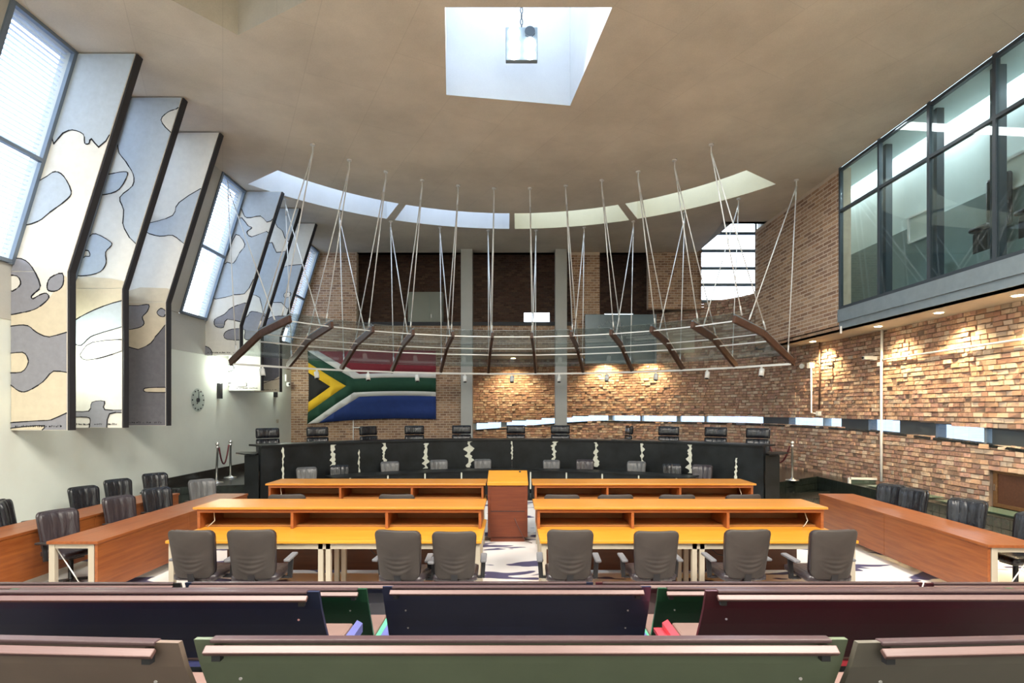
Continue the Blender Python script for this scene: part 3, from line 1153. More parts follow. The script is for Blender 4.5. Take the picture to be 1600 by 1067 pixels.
def tiles(p, q, z0, z1, tw, name):
    p, q = Vector(p), Vector(q)
    d = (q - p)
    L = d.length
    d.normalize()
    n = Vector((d.y, -d.x))
    k = int(L / tw)
    rows = max(1, int(round((z1 - z0) / tw)))
    hh = (z1 - z0) / rows
    m = MB()
    for i in range(k + 1):
        a, b = i * tw, min((i + 1) * tw - 0.01, L)
        if b - a < 0.02:
            continue
        for r in range(rows):
            pr = random.uniform(0.012, 0.02)
            za, zb_ = z0 + r * hh + .005, z0 + (r + 1) * hh - .005
            A, B = p + d * a, p + d * b
            A2, B2 = A + n * pr, B + n * pr
            m.hexa([(A2.x, A2.y, za), (B2.x, B2.y, za), (B.x, B.y, za), (A.x, A.y, za), (A2.x, A2.y, zb_), (B2.x, B2.y, zb_), (B.x, B.y, zb_), (A.x, A.y, zb_)])
    o = m.build(name, 'tile', dais)
    tag(o, None, None, None, 'stuff')


tiles((XL, 12.55), (-6.3, 13.1), 0, DZ, .165, 'tile_riser')
tiles((6.6, 13.5), (8.25, 14.7), 0, DZ, .165, 'tile_riser')
tiles((8.25, 14.7), (8.15, 11.0), 0, DZ, .165, 'tile_riser')
tiles((8.15, 11.0), (8.1, 6.0), 0, DZ, .165, 'tile_riser')
# lower step in front of the dais on the right
st = MB()
st.prism([(6.25, 12.6), (7.6, 12.9), (8.1, 13.9), (6.6, 13.48), (6.1, 13.2)], 'z', 0.0, 0.22)
st.build('step', 'granite', dais)
# black skirting along the left wall above the dais
b = MB(); b.box(XL + .001, XL + .045, 12.5, YB - .02, DZ, DZ + .215)
struct(b.build('baseboard_left', 'granite'), 'black granite skirting on the left wall above the dais')

# ------------------------------------------------------------------ tapestry fins on the left wall
def in_poly_clip(poly, fin):
    """Sutherland-Hodgman clip of poly against a convex quad list (here each fin piece is convex)"""
    out = poly
    n = len(fin)
    for i in range(n):
        a, b = fin[i], fin[(i + 1) % n]
        inp, out = out, []
        if not inp:
            return []
        for k in range(len(inp)):
            p, q = inp[k - 1], inp[k]
            sp_ = (b[0] - a[0]) * (p[1] - a[1]) - (b[1] - a[1]) * (p[0] - a[0])
            sq = (b[0] - a[0]) * (q[1] - a[1]) - (b[1] - a[1]) * (q[0] - a[0])
            if (sp_ >= 0) != (sq >= 0):
                t = sp_ / (sp_ - sq)
                out.append((p[0] + (q[0] - p[0]) * t, p[1] + (q[1] - p[1]) * t))
            if sq >= 0:
                out.append(q)
    return out


def smooth_closed(p, n=3):
    out = []
    N = len(p)
    for i in range(N):
        a, b, c, d = p[i - 1], p[i], p[(i + 1) % N], p[(i + 2) % N]
        for k in range(n):
            t = k / n
            out.append(tuple(0.5 * ((2 * b[m]) + (-a[m] + c[m]) * t + (2 * a[m] - 5 * b[m] + 4 * c[m] - d[m]) * t * t + (-a[m] + 3 * b[m] - 3 * c[m] + d[m]) * t ** 3) for m in (0, 1)))
    return out


def patch_mesh(poly, y, name, m, parent, th=0.006):
    bm = bmesh.new()
    vs = [bm.verts.new((p[0], y, p[1])) for p in poly]
    es = [bm.edges.new((vs[i], vs[(i + 1) % len(vs)])) for i in range(len(vs))]
    bmesh.ops.triangle_fill(bm, use_beauty=True, edges=es)
    r = bmesh.ops.extrude_face_region(bm, geom=list(bm.faces))
    for v in r['geom']:
        if isinstance(v, bmesh.types.BMVert):
            v.co.y -= th
    bmesh.ops.recalc_face_normals(bm, faces=bm.faces)
    me = bpy.data.meshes.new(name)
    bm.to_mesh(me)
    bm.free()
    me.materials.append(M[m])
    o = bpy.data.objects.new(name, me)
    C.objects.link(o)
    o.parent = parent
    return o


def Z1(*p): return [(x / 3.0475, y / 3.0475) for x, y in p]
def Z2(*p): return [(x / 2.963, y / 2.963 + 330) for x, y in p]
def Z3(*p): return [(x / 2.604 + 240, y / 2.604 + 230) for x, y in p]


XRB, XRT = -7.07, -5.98          # right edge of a fin: below the bend, at the ceiling
FINS = [
    (8.68, 1.97, 'tallest and nearest tapestry fin, tan bottom with grey blotches',
     [('cloth_tan', Z2((20, 475), (100, 471), (160, 456), (228, 405), (330, 330), (330, 1030), (20, 1030)), 0, 0),
      ('cloth_blue', Z1((330, 230), (700, 230), (505, 672), (437, 662), (425, 684), (405, 682), (398, 640), (345, 619), (300, 635), (250, 660)), 1, 0),
      ('cloth_blue', Z1((265, 818), (305, 840), (340, 910), (320, 950), (240, 1010), (180, 1055), (100, 1062), (150, 900), (225, 840)), 1, 1),
      ('cloth_grey', Z2((20, 228), (100, 220), (150, 260), (188, 345), (160, 380), (147, 395), (155, 405), (185, 388), (215, 380), (228, 400), (200, 430), (160, 455), (100, 470), (20, 474), (20, 372), (60, 370), (97, 338), (80, 300), (20, 290)), 1, 1),
      ('cloth_grey', Z2((220, 345), (235, 308), (290, 288), (293, 340), (265, 368), (228, 368)), 1, 1),
      ('cloth_grey', Z2((20, 550), (70, 530), (130, 530), (170, 560), (230, 582), (340, 568), (340, 735), (250, 740), (200, 790), (130, 832), (90, 832), (52, 805), (20, 795), (20, 752), (100, 745), (130, 710), (130, 680), (105, 653), (20, 651)), 1, 1),
      ('cloth_grey', Z2((20, 983), (180, 970), (240, 965), (340, 930), (340, 1030), (190, 1030), (208, 992), (60, 1003), (20, 1010)), 1, 0)]),
    (9.9, 1.97, 'second tapestry fin from the near end, lit cream with a grey cross at its foot',
     [('cloth_blue', Z1((590, 440), (930, 440), (700, 1120), (594, 1090), (590, 1000), (572, 940), (632, 885), (635, 830), (600, 770), (560, 690)), 1, 0),
      ('cloth', Z1((880, 505), (840, 520), (800, 535), (768, 572), (805, 622), (860, 650)), 1, 1),
      ('cloth_blue', Z1((450, 840), (520, 830), (590, 818), (608, 832), (570, 900), (510, 925), (450, 920)), 1, 1),
      ('cloth_blue', Z2((412, 122), (445, 105), (510, 140), (516, 160), (490, 190), (492, 240), (465, 280), (400, 298), (340, 290), (385, 216), (417, 208), (410, 183), (385, 178)), 1, 1),
      ('cloth_tan', Z2((320, 320), (600, 330), (600, 420), (480, 440), (370, 490), (320, 540)), 0, 0),
      ('cloth_blue', Z2((325, 560), (345, 515), (372, 490), (480, 440), (600, 415), (600, 515), (480, 560), (420, 582), (378, 620), (345, 610)), 1, 1),
      ('cloth', Z2((378, 655), (430, 607), (600, 595), (600, 630), (480, 675), (400, 688), (375, 672)), 1, 1),
      ('cloth_grey', Z2((320, 928), (412, 925), (428, 884), (485, 880), (487, 918), (600, 920), (600, 934), (508, 938), (488, 1030), (415, 1030), (420, 970), (402, 953), (320, 950)), 1, 0)]),
    (11.15, 1.97, 'third tapestry fin from the near end, dark grey lower half',
     [('cloth_tan', Z2((560, 380), (860, 380), (860, 560), (700, 610), (560, 660)), 0, 0),
      ('cloth_blue', Z2((660, 50), (700, 53), (800, 20), (830, -40), (960, -100), (880, 160), (852, 150), (800, 112), (740, 116), (675, 95)), 1, 0),
      ('cloth_grey', Z2((560, 447), (640, 437), (690, 433), (682, 465), (660, 490), (668, 520), (640, 540), (560, 543)), 1, 1),
      ('cloth_grey', Z2((728, 468), (745, 450), (765, 460), (762, 487), (740, 485)), 1, 1),
      ('cloth_dark', Z2((560, 655), (640, 640), (700, 610), (735, 565), (820, 520), (820, 1030), (560, 1030)), 1, 0),
      ('cloth_tan', Z2((666, 827), (690, 817), (820, 817), (820, 836), (690, 838)), 1, 0)]),
    (14.17, 3.72, 'shortest tapestry fin, fourth from the near end, cream with grey blotches',
     [('cloth_blue', Z3((330, 160), (560, 150), (478, 300), (435, 280), (380, 287), (360, 255)), 1, 0),
      ('cloth_blue', Z3((300, 440), (345, 290), (385, 320), (400, 328), (380, 345), (400, 365), (475, 355), (390, 572), (330, 600), (230, 610), (285, 478), (325, 472), (350, 430), (372, 395), (335, 355)), 1, 1),
      ('cloth_grey', Z3((288, 680), (320, 652), (390, 635), (390, 712), (300, 700), (285, 733), (252, 728), (250, 700)), 1, 1),
      ('cloth_grey', Z3((288, 758), (320, 740), (390, 742), (390, 780), (300, 782)), 1, 1),
      ('cloth_grey', Z3((190, 812), (225, 815), (238, 845), (190, 860)), 1, 0)]),
    (15.35, 2.84, 'tapestry fin with a brightly lit foot beside the wall lamp',
     [('cloth_blue', Z3((505, 235), (610, 240), (560, 372), (538, 375), (524, 340), (498, 312)), 1, 0),
      ('cloth_blue', Z3((400, 560), (470, 390), (500, 428), (545, 445), (460, 690), (432, 612), (385, 595)), 1, 1),
      ('cloth_grey', Z3((340, 697), (380, 690), (400, 668), (470, 690), (430, 742), (395, 780), (370, 778), (372, 742), (340, 745)), 1, 1),
      ('cloth_blue', Z3((290, 885), (325, 890), (322, 908), (290, 912)), 1, 1),
      ('cloth', Z3((290, 962), (370, 958), (378, 966), (370, 974), (290, 972)), 1, 1)]),
    (16.6, 2.84, 'farthest tapestry fin, nearest the flag, dark grey foot',
     [('cloth_blue', Z3((500, 500), (640, 490), (560, 650), (520, 632), (480, 620)), 1, 0),
      ('cloth', Z3((530, 600), (542, 590), (558, 594), (552, 608), (535, 612)), 1, 1),
      ('cloth_grey', Z3((450, 720), (480, 690), (560, 690), (545, 712), (440, 742)), 1, 1),
      ('cloth_dark', Z3((420, 790), (460, 795), (530, 822), (530, 925), (480, 948), (420, 950)), 1, 1),
      ('cloth_tan', Z3((420, 955), (480, 950), (530, 928), (530, 1010), (420, 1010)), 0, 0)]),
]
for fy, zb_, lab, patches in FINS:
    t = empty('tapestry_fin', (XL, fy, zb_))
    tag(t, lab, 'tapestry')
    low = [(XL, zb_), (XRB, zb_), (XRB, KZ), (XL, KZ)]
    upp = [(XL, KZ), (XRB, KZ), (XRT, ZC - .02), (lx(ZC), ZC - .02)]
    loc = lambda q: (q[0] - XL, q[1] - zb_)
    b = MB()
    b.prism([loc(q) for q in [low[0], low[1], low[2], upp[2], upp[3], low[3]]], 'y', 0.012, 0.14)
    b.build('backing_board', 'black', t)
    for pc in (low, upp):
        inset = [(pc[0][0] + .01, pc[0][1]), (pc[1][0] - .03, pc[1][1]), (pc[2][0] - .03, pc[2][1]), (pc[3][0] + .01, pc[3][1])]
        b = MB(); b.prism([loc(q) for q in inset], 'y', 0.0, 0.012)
        cl = b.build('cloth', 'cloth', t)
    order = 0
    for mname, px, outline, closed in patches:
        poly = smooth_closed([((x - 800) * fy / F, EYE + (640 - y) * fy / F) for x, y in px], 3)
        order += 1
        off = -0.002 - order * 0.0004
        for pc in (low, upp):
            fin = [(pc[0][0] + .012, pc[0][1] + .01), (pc[1][0] - .035, pc[1][1] + .01), (pc[2][0] - .035, pc[2][1] - (.0 if pc is low else .01)), (pc[3][0] + .012, pc[3][1] - (.0 if pc is low else .01))]
            cp_ = in_poly_clip(poly, fin)
            cl2 = []
            for q in cp_:
                if not cl2 or hypot(q[0] - cl2[-1][0], q[1] - cl2[-1][1]) > 0.004:
                    cl2.append(q)
            if len(cl2) > 2 and hypot(cl2[0][0] - cl2[-1][0], cl2[0][1] - cl2[-1][1]) < 0.004:
                cl2.pop()
            if len(cl2) < 3:
                continue
            po = patch_mesh([loc(q) for q in cl2], off, 'patch', mname, t, 0.003)
            if outline:
                N = len(cl2)
                def onb(p, q):
                    for i in range(4):
                        a, c = Vector(fin[i]), Vector(fin[(i + 1) % 4])
                        d = (c - a).normalized()
                        if abs(d.cross(Vector(p) - a)) < .004 and abs(d.cross(Vector(q) - a)) < .004:
                            return True
                    return False
                flags = [onb(cl2[i], cl2[(i + 1) % N]) for i in range(N)]
                st0 = (flags.index(True) + 1) % N if True in flags else 0
                m = MB()
                for kk in range(N):
                    i = (st0 + kk) % N
                    if flags[i]:
                        if m.v:
                            m.build('outline', 'stitch', po)
                            m = MB()
                        continue
                    a, c = loc(cl2[i]), loc(cl2[(i + 1) % N])
                    ww = random.uniform(.010, .022)
                    dd_ = (Vector(c) - Vector(a))
                    e = dd_.normalized() * .008
                    nn = Vector((-dd_.y, dd_.x)).normalized() * ww / 2
                    A, B_ = Vector(a) - e, Vector(c) + e
                    y1, y0 = off - .0008, off - .0050
                    m.hexa([(A.x - nn.x, y0, A.y - nn.y), (B_.x - nn.x, y0, B_.y - nn.y), (B_.x - nn.x, y1, B_.y - nn.y), (A.x - nn.x, y1, A.y - nn.y),
                            (A.x + nn.x, y0, A.y + nn.y), (B_.x + nn.x, y0, B_.y + nn.y), (B_.x + nn.x, y1, B_.y + nn.y), (A.x + nn.x, y1, A.y + nn.y)])
                if m.v:
                    m.build('outline', 'stitch', po)
    # stitched maker's line along the foot
    m = MB()
    x = .08
    while x < .82:
        w_ = random.uniform(.012, .03)
        if random.random() > .22:
            h_ = random.uniform(.02, .04)
            m.box(x, x + .007, -.009, -.004, .05, .05 + h_)
            m.box(x, x + w_, -.009, -.004, .05 + h_ * random.random(), .057 + h_ * .6)
        x += w_ + .012
    tag(m.build('stitched_line', 'stitch', t), 'illegible line of dark stitched writing along the foot')

# ------------------------------------------------------------------ wall lamps, clock and small wall fittings, left
for i, (y, vis) in enumerate(((9.35, 0), (14.8, 1), (18.3, 1))):
    sc = empty('wall_lamp', (XL, y, 2.6 if i != 2 else 2.72))
    tag(sc, ['black wall lamp behind the foot of the two nearest tapestries', 'tall black wall lamp glowing white right of the clock', 'black wall lamp below the farthest tapestry'][i], 'lamp', None)
    b = MB(); b.box(.0, .10, -.06, .06, 0, .42); b.build('lamp_body', 'black', sc, .008)
    b = MB(); b.box(.02, .085, -.045, .045, .42, .80); b.build('diffuser', 'lamp_sconce', sc, .01)
    light('lamp_glow', 'POINT', (XL + .22, y - .05, 3.35), (22, 20, 16)[i], (0.93, 1.0, 0.86), shadow_soft_size=.08)
ck = empty('wall_clock', (XL + .01, (XL * -1) * F / (800 - 308), EYE + (640 - 625) * (8 * F / 492) / F))
tag(ck, 'round clear wall clock with dots for hours on the left wall', 'clock')
b = MB()
for k in range(24):
    a0, a1 = 2 * pi * k / 24, 2 * pi * (k + 1) / 24
    b.quad([(.012, 0, 0), (.012, .30 * cos(a0), .30 * sin(a0)), (.012, .30 * cos(a1), .30 * sin(a1))])
b.build('dial', 'green_glass' if False else 'glass', ck)
b = MB()
for k in range(12):
    a = 2 * pi * k / 12
    b = MB(); y_, z_ = .245 * cos(a), .245 * sin(a)
    b.box(.012, .022, y_ - .018, y_ + .018, z_ - .018, z_ + .018); b.build('hour_mark', 'black', ck)
b = MB(); b.tube([(.0, 0, 0), (.035, 0, 0)], .055, 14); b.build('hub', 'black', ck)
b = MB(); b.bar((.03, 0, 0), (.03, .015, .22), .014, .008); b.build('minute_hand', 'black', ck)
b = MB(); b.bar((.032, 0, 0), (.032, -.07, -.10), .018, .008); b.build('hour_hand', 'black', ck)
d_ = 8 * F / (800 - 433)
pb = MB(); pb.box(XL, XL + .03, d_ - .06, d_ + .06, EYE - 18 * d_ / F - .06, EYE - 18 * d_ / F + .06)
tag(pb.build('wall_switch', 'beige', None, .008), 'small square grey switch on the left wall by the flag', 'switch')
d_ = 8 * F / (800 - 446)
cc = empty('security_camera', (XL, d_, EYE + 45 * d_ / F))
tag(cc, 'white security camera on the left wall by the corner', 'camera')
b = MB(); b.box(0, .05, -.05, .05, -.02, .22); b.build('mount', 'white', cc)
b = MB(); b.lathe([(.0, -.09), (.06, -.07), (.08, 0), (.06, .06), (.0, .08)], 12, (.11, -.02, -.12)); b.build('housing', 'white', cc)
b = MB(); b.tube([(.16, -.08, -.12), (.19, -.10, -.13)], .03, 10); b.build('lens', 'black', cc)

# ------------------------------------------------------------------ national flag on the back wall
fw0, fw1 = (480 - 800) * 19.55 / F, (681 - 800) * 19.55 / F
fzt, fzb = EYE + (640 - 548) * 19.55 / F, EYE + (640 - 655) * 19.55 / F
FH, FW = fzt - fzb, fw1 - fw0
fg = empty('flag', (fw0, 19.55, fzb))
tag(fg, 'large six-coloured flag hanging on the brick wall', 'flag')


def flag_piece(name, m, poly, lvl):
    """poly in unit flag coordinates, cut into a soft hanging surface"""
    bm = bmesh.new()
    vs = [bm.verts.new((u * FW, 0, v * FH)) for u, v in poly]
    f = bm.faces.new(vs)
    for k in range(1, 24):
        x = FW * k / 24
        bmesh.ops.bisect_plane(bm, geom=list(bm.verts) + list(bm.edges) + list(bm.faces), plane_co=(x, 0, 0), plane_no=(1, 0, 0))
    for k in range(1, 8):
        z = FH * k / 8
        bmesh.ops.bisect_plane(bm, geom=list(bm.verts) + list(bm.edges) + list(bm.faces), plane_co=(0, 0, z), plane_no=(0, 0, 1))
    for v in bm.verts:
        u, w = v.co.x / FW, v.co.z / FH
        fold = .03 * sin(u * 21) * (0.3 + .7 * (1 - w)) + .018 * sin(u * 9 + 2 * w)
        sag = -.22 * (1 - u) ** 2 * (1 - w) + .07 * sin(u * 3.1) * (1 - w) - .03 * sin(u * pi * 2) * w
        v.co.y = fold
        v.co.z += sag * .8
        v.co.x += .05 * sin(w * 3) * (1 - u)
    r = bmesh.ops.extrude_face_region(bm, geom=list(bm.faces))
    for v in r['geom']:
        if isinstance(v, bmesh.types.BMVert):
            v.co.y += .008
    bmesh.ops.recalc_face_normals(bm, faces=bm.faces)
    me = bpy.data.meshes.new(name)
    bm.to_mesh(me)
    bm.free()
    for p in me.polygons:
        p.use_smooth = True
    me.materials.append(M[m])
    o = bpy.data.objects.new(name, me)
    C.objects.link(o)
    o.parent = fg
    return o


# stripes run right; the Y opens to the hoist on the left
g0, g1, w0, w1 = .40, .60, .333, .667
jx = .40
flag_piece('red_band', 'f_red', [(.085, 1), (jx + .0, w1), (1, w1), (1, 1)], 0)
flag_piece('blue_band', 'f_blue', [(.085, 0), (1, 0), (1, w0), (jx, w0)], 0)
flag_piece('white_stripe', 'f_white', [(0.0, 1), (.085, 1), (jx, w1), (1, w1), (1, g1), (jx - .045, g1)], 0)
flag_piece('white_stripe', 'f_white', [(0.0, 0), (jx - .045, g0), (1, g0), (1, w0), (jx, w0), (.085, 0)], 0)
flag_piece('green_pall', 'f_green', [(0, 1), (jx - .045, g1), (1, g1), (1, g0), (jx - .045, g0), (0, 0), (0, .16), (.295, .5), (0, .84)], 0)
flag_piece('yellow_chevron', 'f_yellow', [(0, .84), (.295, .5), (0, .16), (0, .30), (.17, .5), (0, .70)], 0)
flag_piece('black_triangle', 'f_black', [(0, .70), (.17, .5), (0, .30)], 0)

# ------------------------------------------------------------------ grey panel with the etched seal on the gallery front
sg = empty('seal_panel', ((914 - 800) * 19.4 / F, 19.4, EYE + 72 * 19.4 / F))
tag(sg, 'grey glossy panel with a faint round seal on the gallery front', 'sign')
SW, SH = 109 * 19.4 / F, 77 * 19.4 / F
b = MB(); b.box(0, SW, 0, .06, 0, SH); b.build('panel', 'sign_grey', sg, .01)
b = MB(); b.box(SW, SW + .06, -.02, .08, 0, SH); b.build('edge_strip', 'steel_grey', sg)
b = MB()
cx_, cz_, R_ = 41 * 19.4 / F, SH * .62, .50
for k in range(26):
    a = radians(20 + 140 * k / 25)
    p0 = (cx_ - R_ * cos(a), -.006, cz_ + R_ * sin(a) * .9 - .1)
    if k % 3 != 2:
        b.bar(p0, (cx_ - (R_ + .10) * cos(a), -.006, cz_ + (R_ + .10) * sin(a) * .9 - .1), .03, .012)
tag(b.build('seal', 'seal', sg), 'ring of faint illegible letters')
# ------------------------------------------------------------------ the hanging glass canopy
NB = 12
TH = [-57 + 114 * i / (NB - 1) for i in range(NB)]
RU, ZU, RM, ZM, RL, ZL = 5.88, 4.32, 7.0, 4.08, 8.28, 3.45
def cpt(r, th, z): return Vector((CC.x + r * sin(radians(th)), CC.y + r * cos(radians(th)), z))
can = empty('glass_canopy', (0, 8.9, 3.5))
tag(can, 'curved glass canopy on twelve brown brackets hung over the bench', 'canopy')
CO = Vector((0, 8.9, 3.5))
for th in TH:
    tang = Vector((cos(radians(th)), -sin(radians(th)), 0))
    hub = []
    U, K, L = cpt(RU, th, ZU) - CO, cpt(RM, th, ZM) - CO, cpt(RL, th, ZL) - CO
    br = MB()
    br.bar(U, K, .075, .16, tang.cross((K - U).normalized()))
    br.bar(K, L, .075, .16, tang.cross((L - K).normalized()))
    bo = br.build('bracket', 'canopy_wood', can, .01)
    st_ = MB()
    for (a, c) in ((U, K), (K, L)):
        dn = (c - a).normalized()
        st_.bar(a + dn * .02 + Vector((0, 0, .10)), c - dn * .02 + Vector((0, 0, .10)), .035, .03)
    st_.build('glazing_bar', 'steel_grey', bo)
    # rods: from two ceiling points to two shackles on the bracket
    for rc_, pts in ((5.1, ((RU + .3, ZU), (RM + .1, ZM))), (8.4, ((RL - .25, ZL + .1), (RM - .55, ZM + .16)))):
        top_ = cpt(rc_, th, ZC) - CO
        hg = MB()
        hg.lathe([(.055, -.03), (.055, 0.0)], 10, tuple(top_))
        hg.tube([top_, top_ + Vector((0, 0, -.22))], .016, 6)
        ho = hg.build('ceiling_anchor', 'rod', can)
        for r2, z2 in pts:
            rd = MB()
            e_ = cpt(r2, th, z2 + .10) - CO
            s_ = top_ + Vector((0, 0, -.18))
            rd.tube([s_, e_], .014, 6)
            dv = (e_ - s_).normalized()
            rd.tube([e_ - dv * .22, e_], .02, 6)
            rd.tube([s_, s_ + dv * .3], .018, 6)
            rd.build('hanger_rod', 'rod', can)
for i in range(NB - 1):
    a, b_ = TH[i] + .35, TH[i + 1] - .35
    for (r0, z0, r1, z1) in ((RU + .02, ZU + .13, RM - .02, ZM + .13), (RM + .02, ZM + .13, RL - .15, ZL + .20)):
        g_ = MB()
        pts = [cpt(r0, a, z0) - CO, cpt(r0, b_, z0) - CO, cpt(r1, b_, z1) - CO, cpt(r1, a, z1) - CO]
        n_ = (pts[1] - pts[0]).cross(pts[3] - pts[0]).normalized() * .008
        g_.hexa([p - n_ for p in pts] + [p + n_ for p in pts])
        g_.build('pane', 'glass', can)
    for r_, z_, m_, w_ in ((RU + .12, ZU - .03, 'rod', .025), (RM - .1, ZM - .02, 'rod', .025), (RM + .25, ZM - .16, 'rod', .03), (RL - .12, ZL - .03, 'white', .05)):
        rl = MB()
        rl.bar(cpt(r_, TH[i], z_) - CO, cpt(r_, TH[i + 1], z_) - CO, w_, w_)
        rl.build('rail', m_, can)
spot0 = None
for i in range(NB - 1):
    th = (TH[i] + TH[i + 1]) / 2
    p = cpt(RL - .12, th, ZL - .05)
    rr = (RL - .12) * (1 - cos(radians(5.2)))
    p = p - Vector((sin(radians(th)), cos(radians(th)), 0)) * rr
    if spot0 is None:
        spot0 = empty('track_spotlight', p, -radians(th))
        b = MB(); b.box(-.02, .02, -.02, .02, -.05, .01); b.build('clip', 'white', spot0)
        b = MB(); b.tube([(0, .03, -.06), (0, -.03, -.24)], .065, 14); b.build('housing', 'white', spot0)
        b = MB(); b.tube([(0, -.03, -.241), (0, -.032, -.247)], .05, 14); b.build('lens', 'black', spot0)
        o = spot0
    else:
        o = copy_tree(spot0)
        o.location = p
        o.rotation_euler = (0, 0, -radians(th))
    tag(o, 'white cylinder spotlight under the canopy edge, %s from the left' % ORD[i], 'spotlight', 'spotlights along the canopy rail')

# ------------------------------------------------------------------ lamp panel hanging in the square skylight
lp_ = empty('lamp_panel', tuple(P(815, 68, 9.2)))
tag(lp_, 'square panel of bright round lamps hanging in the square skylight', 'lamp')
b = MB(); b.box(-.27, .27, 0, .10, -.28, .28); b.build('panel', 'steel_grey', lp_, .01)
for cx2 in (-.13, .14):
    for cz2, on in ((.19, cx2 < 0), (.0, True), (-.19, True)):
        b = MB(); b.tube([(cx2, -.03, cz2), (cx2, .0, cz2)], .088, 18); b.build('lamp', 'lamp_white' if on else 'steel_dark', lp_)
b = MB()
for k in range(9):
    z = .30 + k * .1
    rr = [(0.02 * cos(2 * pi * j / 8) * (1 if k % 2 else .3), 0.05 + 0.02 * cos(2 * pi * j / 8) * (.3 if k % 2 else 1), z + .055 * sin(2 * pi * j / 8)) for j in range(9)]
    b.tube(rr, .008, 5)
b.build('chain', 'steel_dark', lp_)
light('lamp_panel_light', 'AREA', tuple(P(815, 68, 9.0)), 60, (0.9, 0.96, 1.0), tuple(P(815, 300, 5.0)), shape='DISK', size=.5)

# ------------------------------------------------------------------ recessed downlights in the soffits
k = 0
for px, z, d in ((1270, 4.2, 15.1), (1372, 4.2, 12.35), (1467, 4.2, 10.6), (1590, 4.2, 9.0), (1760, 4.2, 7.5)):
    x = (px - 800) * d / F
    dl_ = MB(); dl_.lathe([(.10, -.012), (.10, 0.0)], 16, (x, d, z)); o = dl_.build('downlight', 'white'); tag(o, ['farthest recessed downlight in the right soffit', 'second farthest recessed downlight in the right soffit', 'downlight in the right soffit below the second gallery pane', 'nearest visible downlight in the right soffit', 'downlight in the right soffit beyond the frame edge'][k], 'downlight', 'soffit downlights')
    b = MB(); b.lathe([(.07, -.02), (.07, -.012)], 16, (x, d, z)); b.build('lens', 'lamp_warm', o)
    light('downlight_beam', 'SPOT', (x + .12, d, z - .05), 210, WARM, (x + .45, d, 0), spot_size=radians(120), spot_blend=.9, shadow_soft_size=.06)
    k += 1
for px, z, d, nm in ((802, 4.39, 22.1, 'left'), (941, 4.39, 21.5, 'middle'), (1010, 4.39, 20.4, 'right')):
    x = (px - 800) * d / F
    dl_ = MB(); dl_.lathe([(.10, -.012), (.10, 0.02)], 16, (x, d, z + .01)); o = dl_.build('downlight', 'white'); tag(o, nm + ' recessed downlight under the upper gallery at the back', 'downlight', 'gallery downlights')
    b = MB(); b.lathe([(.08, -.025), (.08, -.012)], 16, (x, d, z + .01)); b.build('lens', 'lamp_warm', o)
    light('downlight_beam', 'SPOT', (x, d + .1, z - .05), 240, WARM, (x, d + .4, 0), spot_size=radians(130), spot_blend=.9, shadow_soft_size=.06)

# ------------------------------------------------------------------ conduits and boxes on the right brick wall
def wall_pt(px, py, off=0.105):
    s = s_at(px)
    q = offset_pt(s, off)
    return Vector((q.x, q.y, EYE + (640 - py) * q.y / F))
def pipe(name, label, pts, r, m='white'):
    b = MB(); b.tube([wall_pt(*p) for p in pts], r, 8)
    tag(b.build(name, m), label, 'conduit')
pipe('conduit', 'tall white conduit running down the right brick wall to the ledge', [(1385, 515), (1384, 580), (1384, 645), (1384, 672), (1384, 752)], .03)
pipe('conduit', 'long white conduit running level along the right wall', [(1386, 562)] + [(1386 + k * 15, 562 - k * 15 * .145) for k in range(1, 16)], .022)
pipe('conduit', 'short white conduit below the camera box, left of the brown pipe', [(1273, 575), (1273, 645), (1280, 646)], .022)
pipe('conduit', 'thin brown pipe down the right brick wall', [(1286, 534), (1286, 600), (1285, 640)], .02, 'canopy_wood')
for px, py, s_, nm, lb, cat in ((1283, 646, .13, 'junction_box', 'small white junction box just above the slot windows', 'box'),
                                (1270, 571, .16, 'junction_box', 'white box on the brick at the top of the short conduit', 'box'),
                                (1379, 569, .10, 'junction_box', 'small white box hanging left of the tall conduit', 'box')):
    p = wall_pt(px, py, .06)
    b = MB(); b.box(p.x - s_ / 2, p.x + s_ / 2, p.y - s_ / 2, p.y + s_ / 2, p.z - s_ / 2, p.z + s_ / 2)
    tag(b.build(nm, 'white', None, .01), lb, cat)
p = wall_pt(1371, 560, .05)
cc = empty('security_camera', p)
tag(cc, 'white security camera beside the tall white conduit on the right wall', 'camera')
b = MB(); b.box(-.10, .02, -.06, .06, -.05, .05); b.build('mount', 'white', cc, .01)
b = MB(); b.box(-.30, -.08, -.06, .06, -.03, .06); b.build('housing', 'white', cc, .015)
b = MB(); b.tube([(-.32, 0, .015), (-.30, 0, .015)], .03, 10); b.build('lens', 'black', cc)
p = wall_pt(1257, 572, .05)
b = MB(); b.tube([p, p + Vector((-.06, -.03, 0))], .075, 14); tag(b.build('smoke_detector', 'white'), 'small round white detector left of the white box on brick', 'detector')
# white upright rail pipe left, behind the judges' chairs
b = MB(); b.tube([P(552, 700, 19.67), P(552, 656, 19.67)], .02, 8); b.tube([P(552, 668, 19.67), P(575, 668, 19.67)], .018, 8)
tag(b.build('conduit', 'white'), 'thin white conduit with a side branch below the flag', 'conduit')
# low glass screen on the right ledge
gs_ = empty('glass_screen', (8.2, 13.3, 0.0))
tag(gs_, 'low green glass screen with white frame on the right ledge', 'screen')
b = MB(); b.bar((.05, 0, .2), (.05, 0, .64), .05, .05); b.bar((.05, 0, .62), (.95, 0, .60), .05, .05); b.build('frame', 'white', gs_)
b = MB(); b.box(.08, .95, -.006, .006, .5, .6); b.build('pane', 'green_glass', gs_)
for i, (y0, y1) in enumerate(((-2.3, -.5), (-4.7, -2.6))):
    b = MB(); b.box(.12, .55, y0, y1, .515, .53); b.build('pane', 'green_glass', gs_)

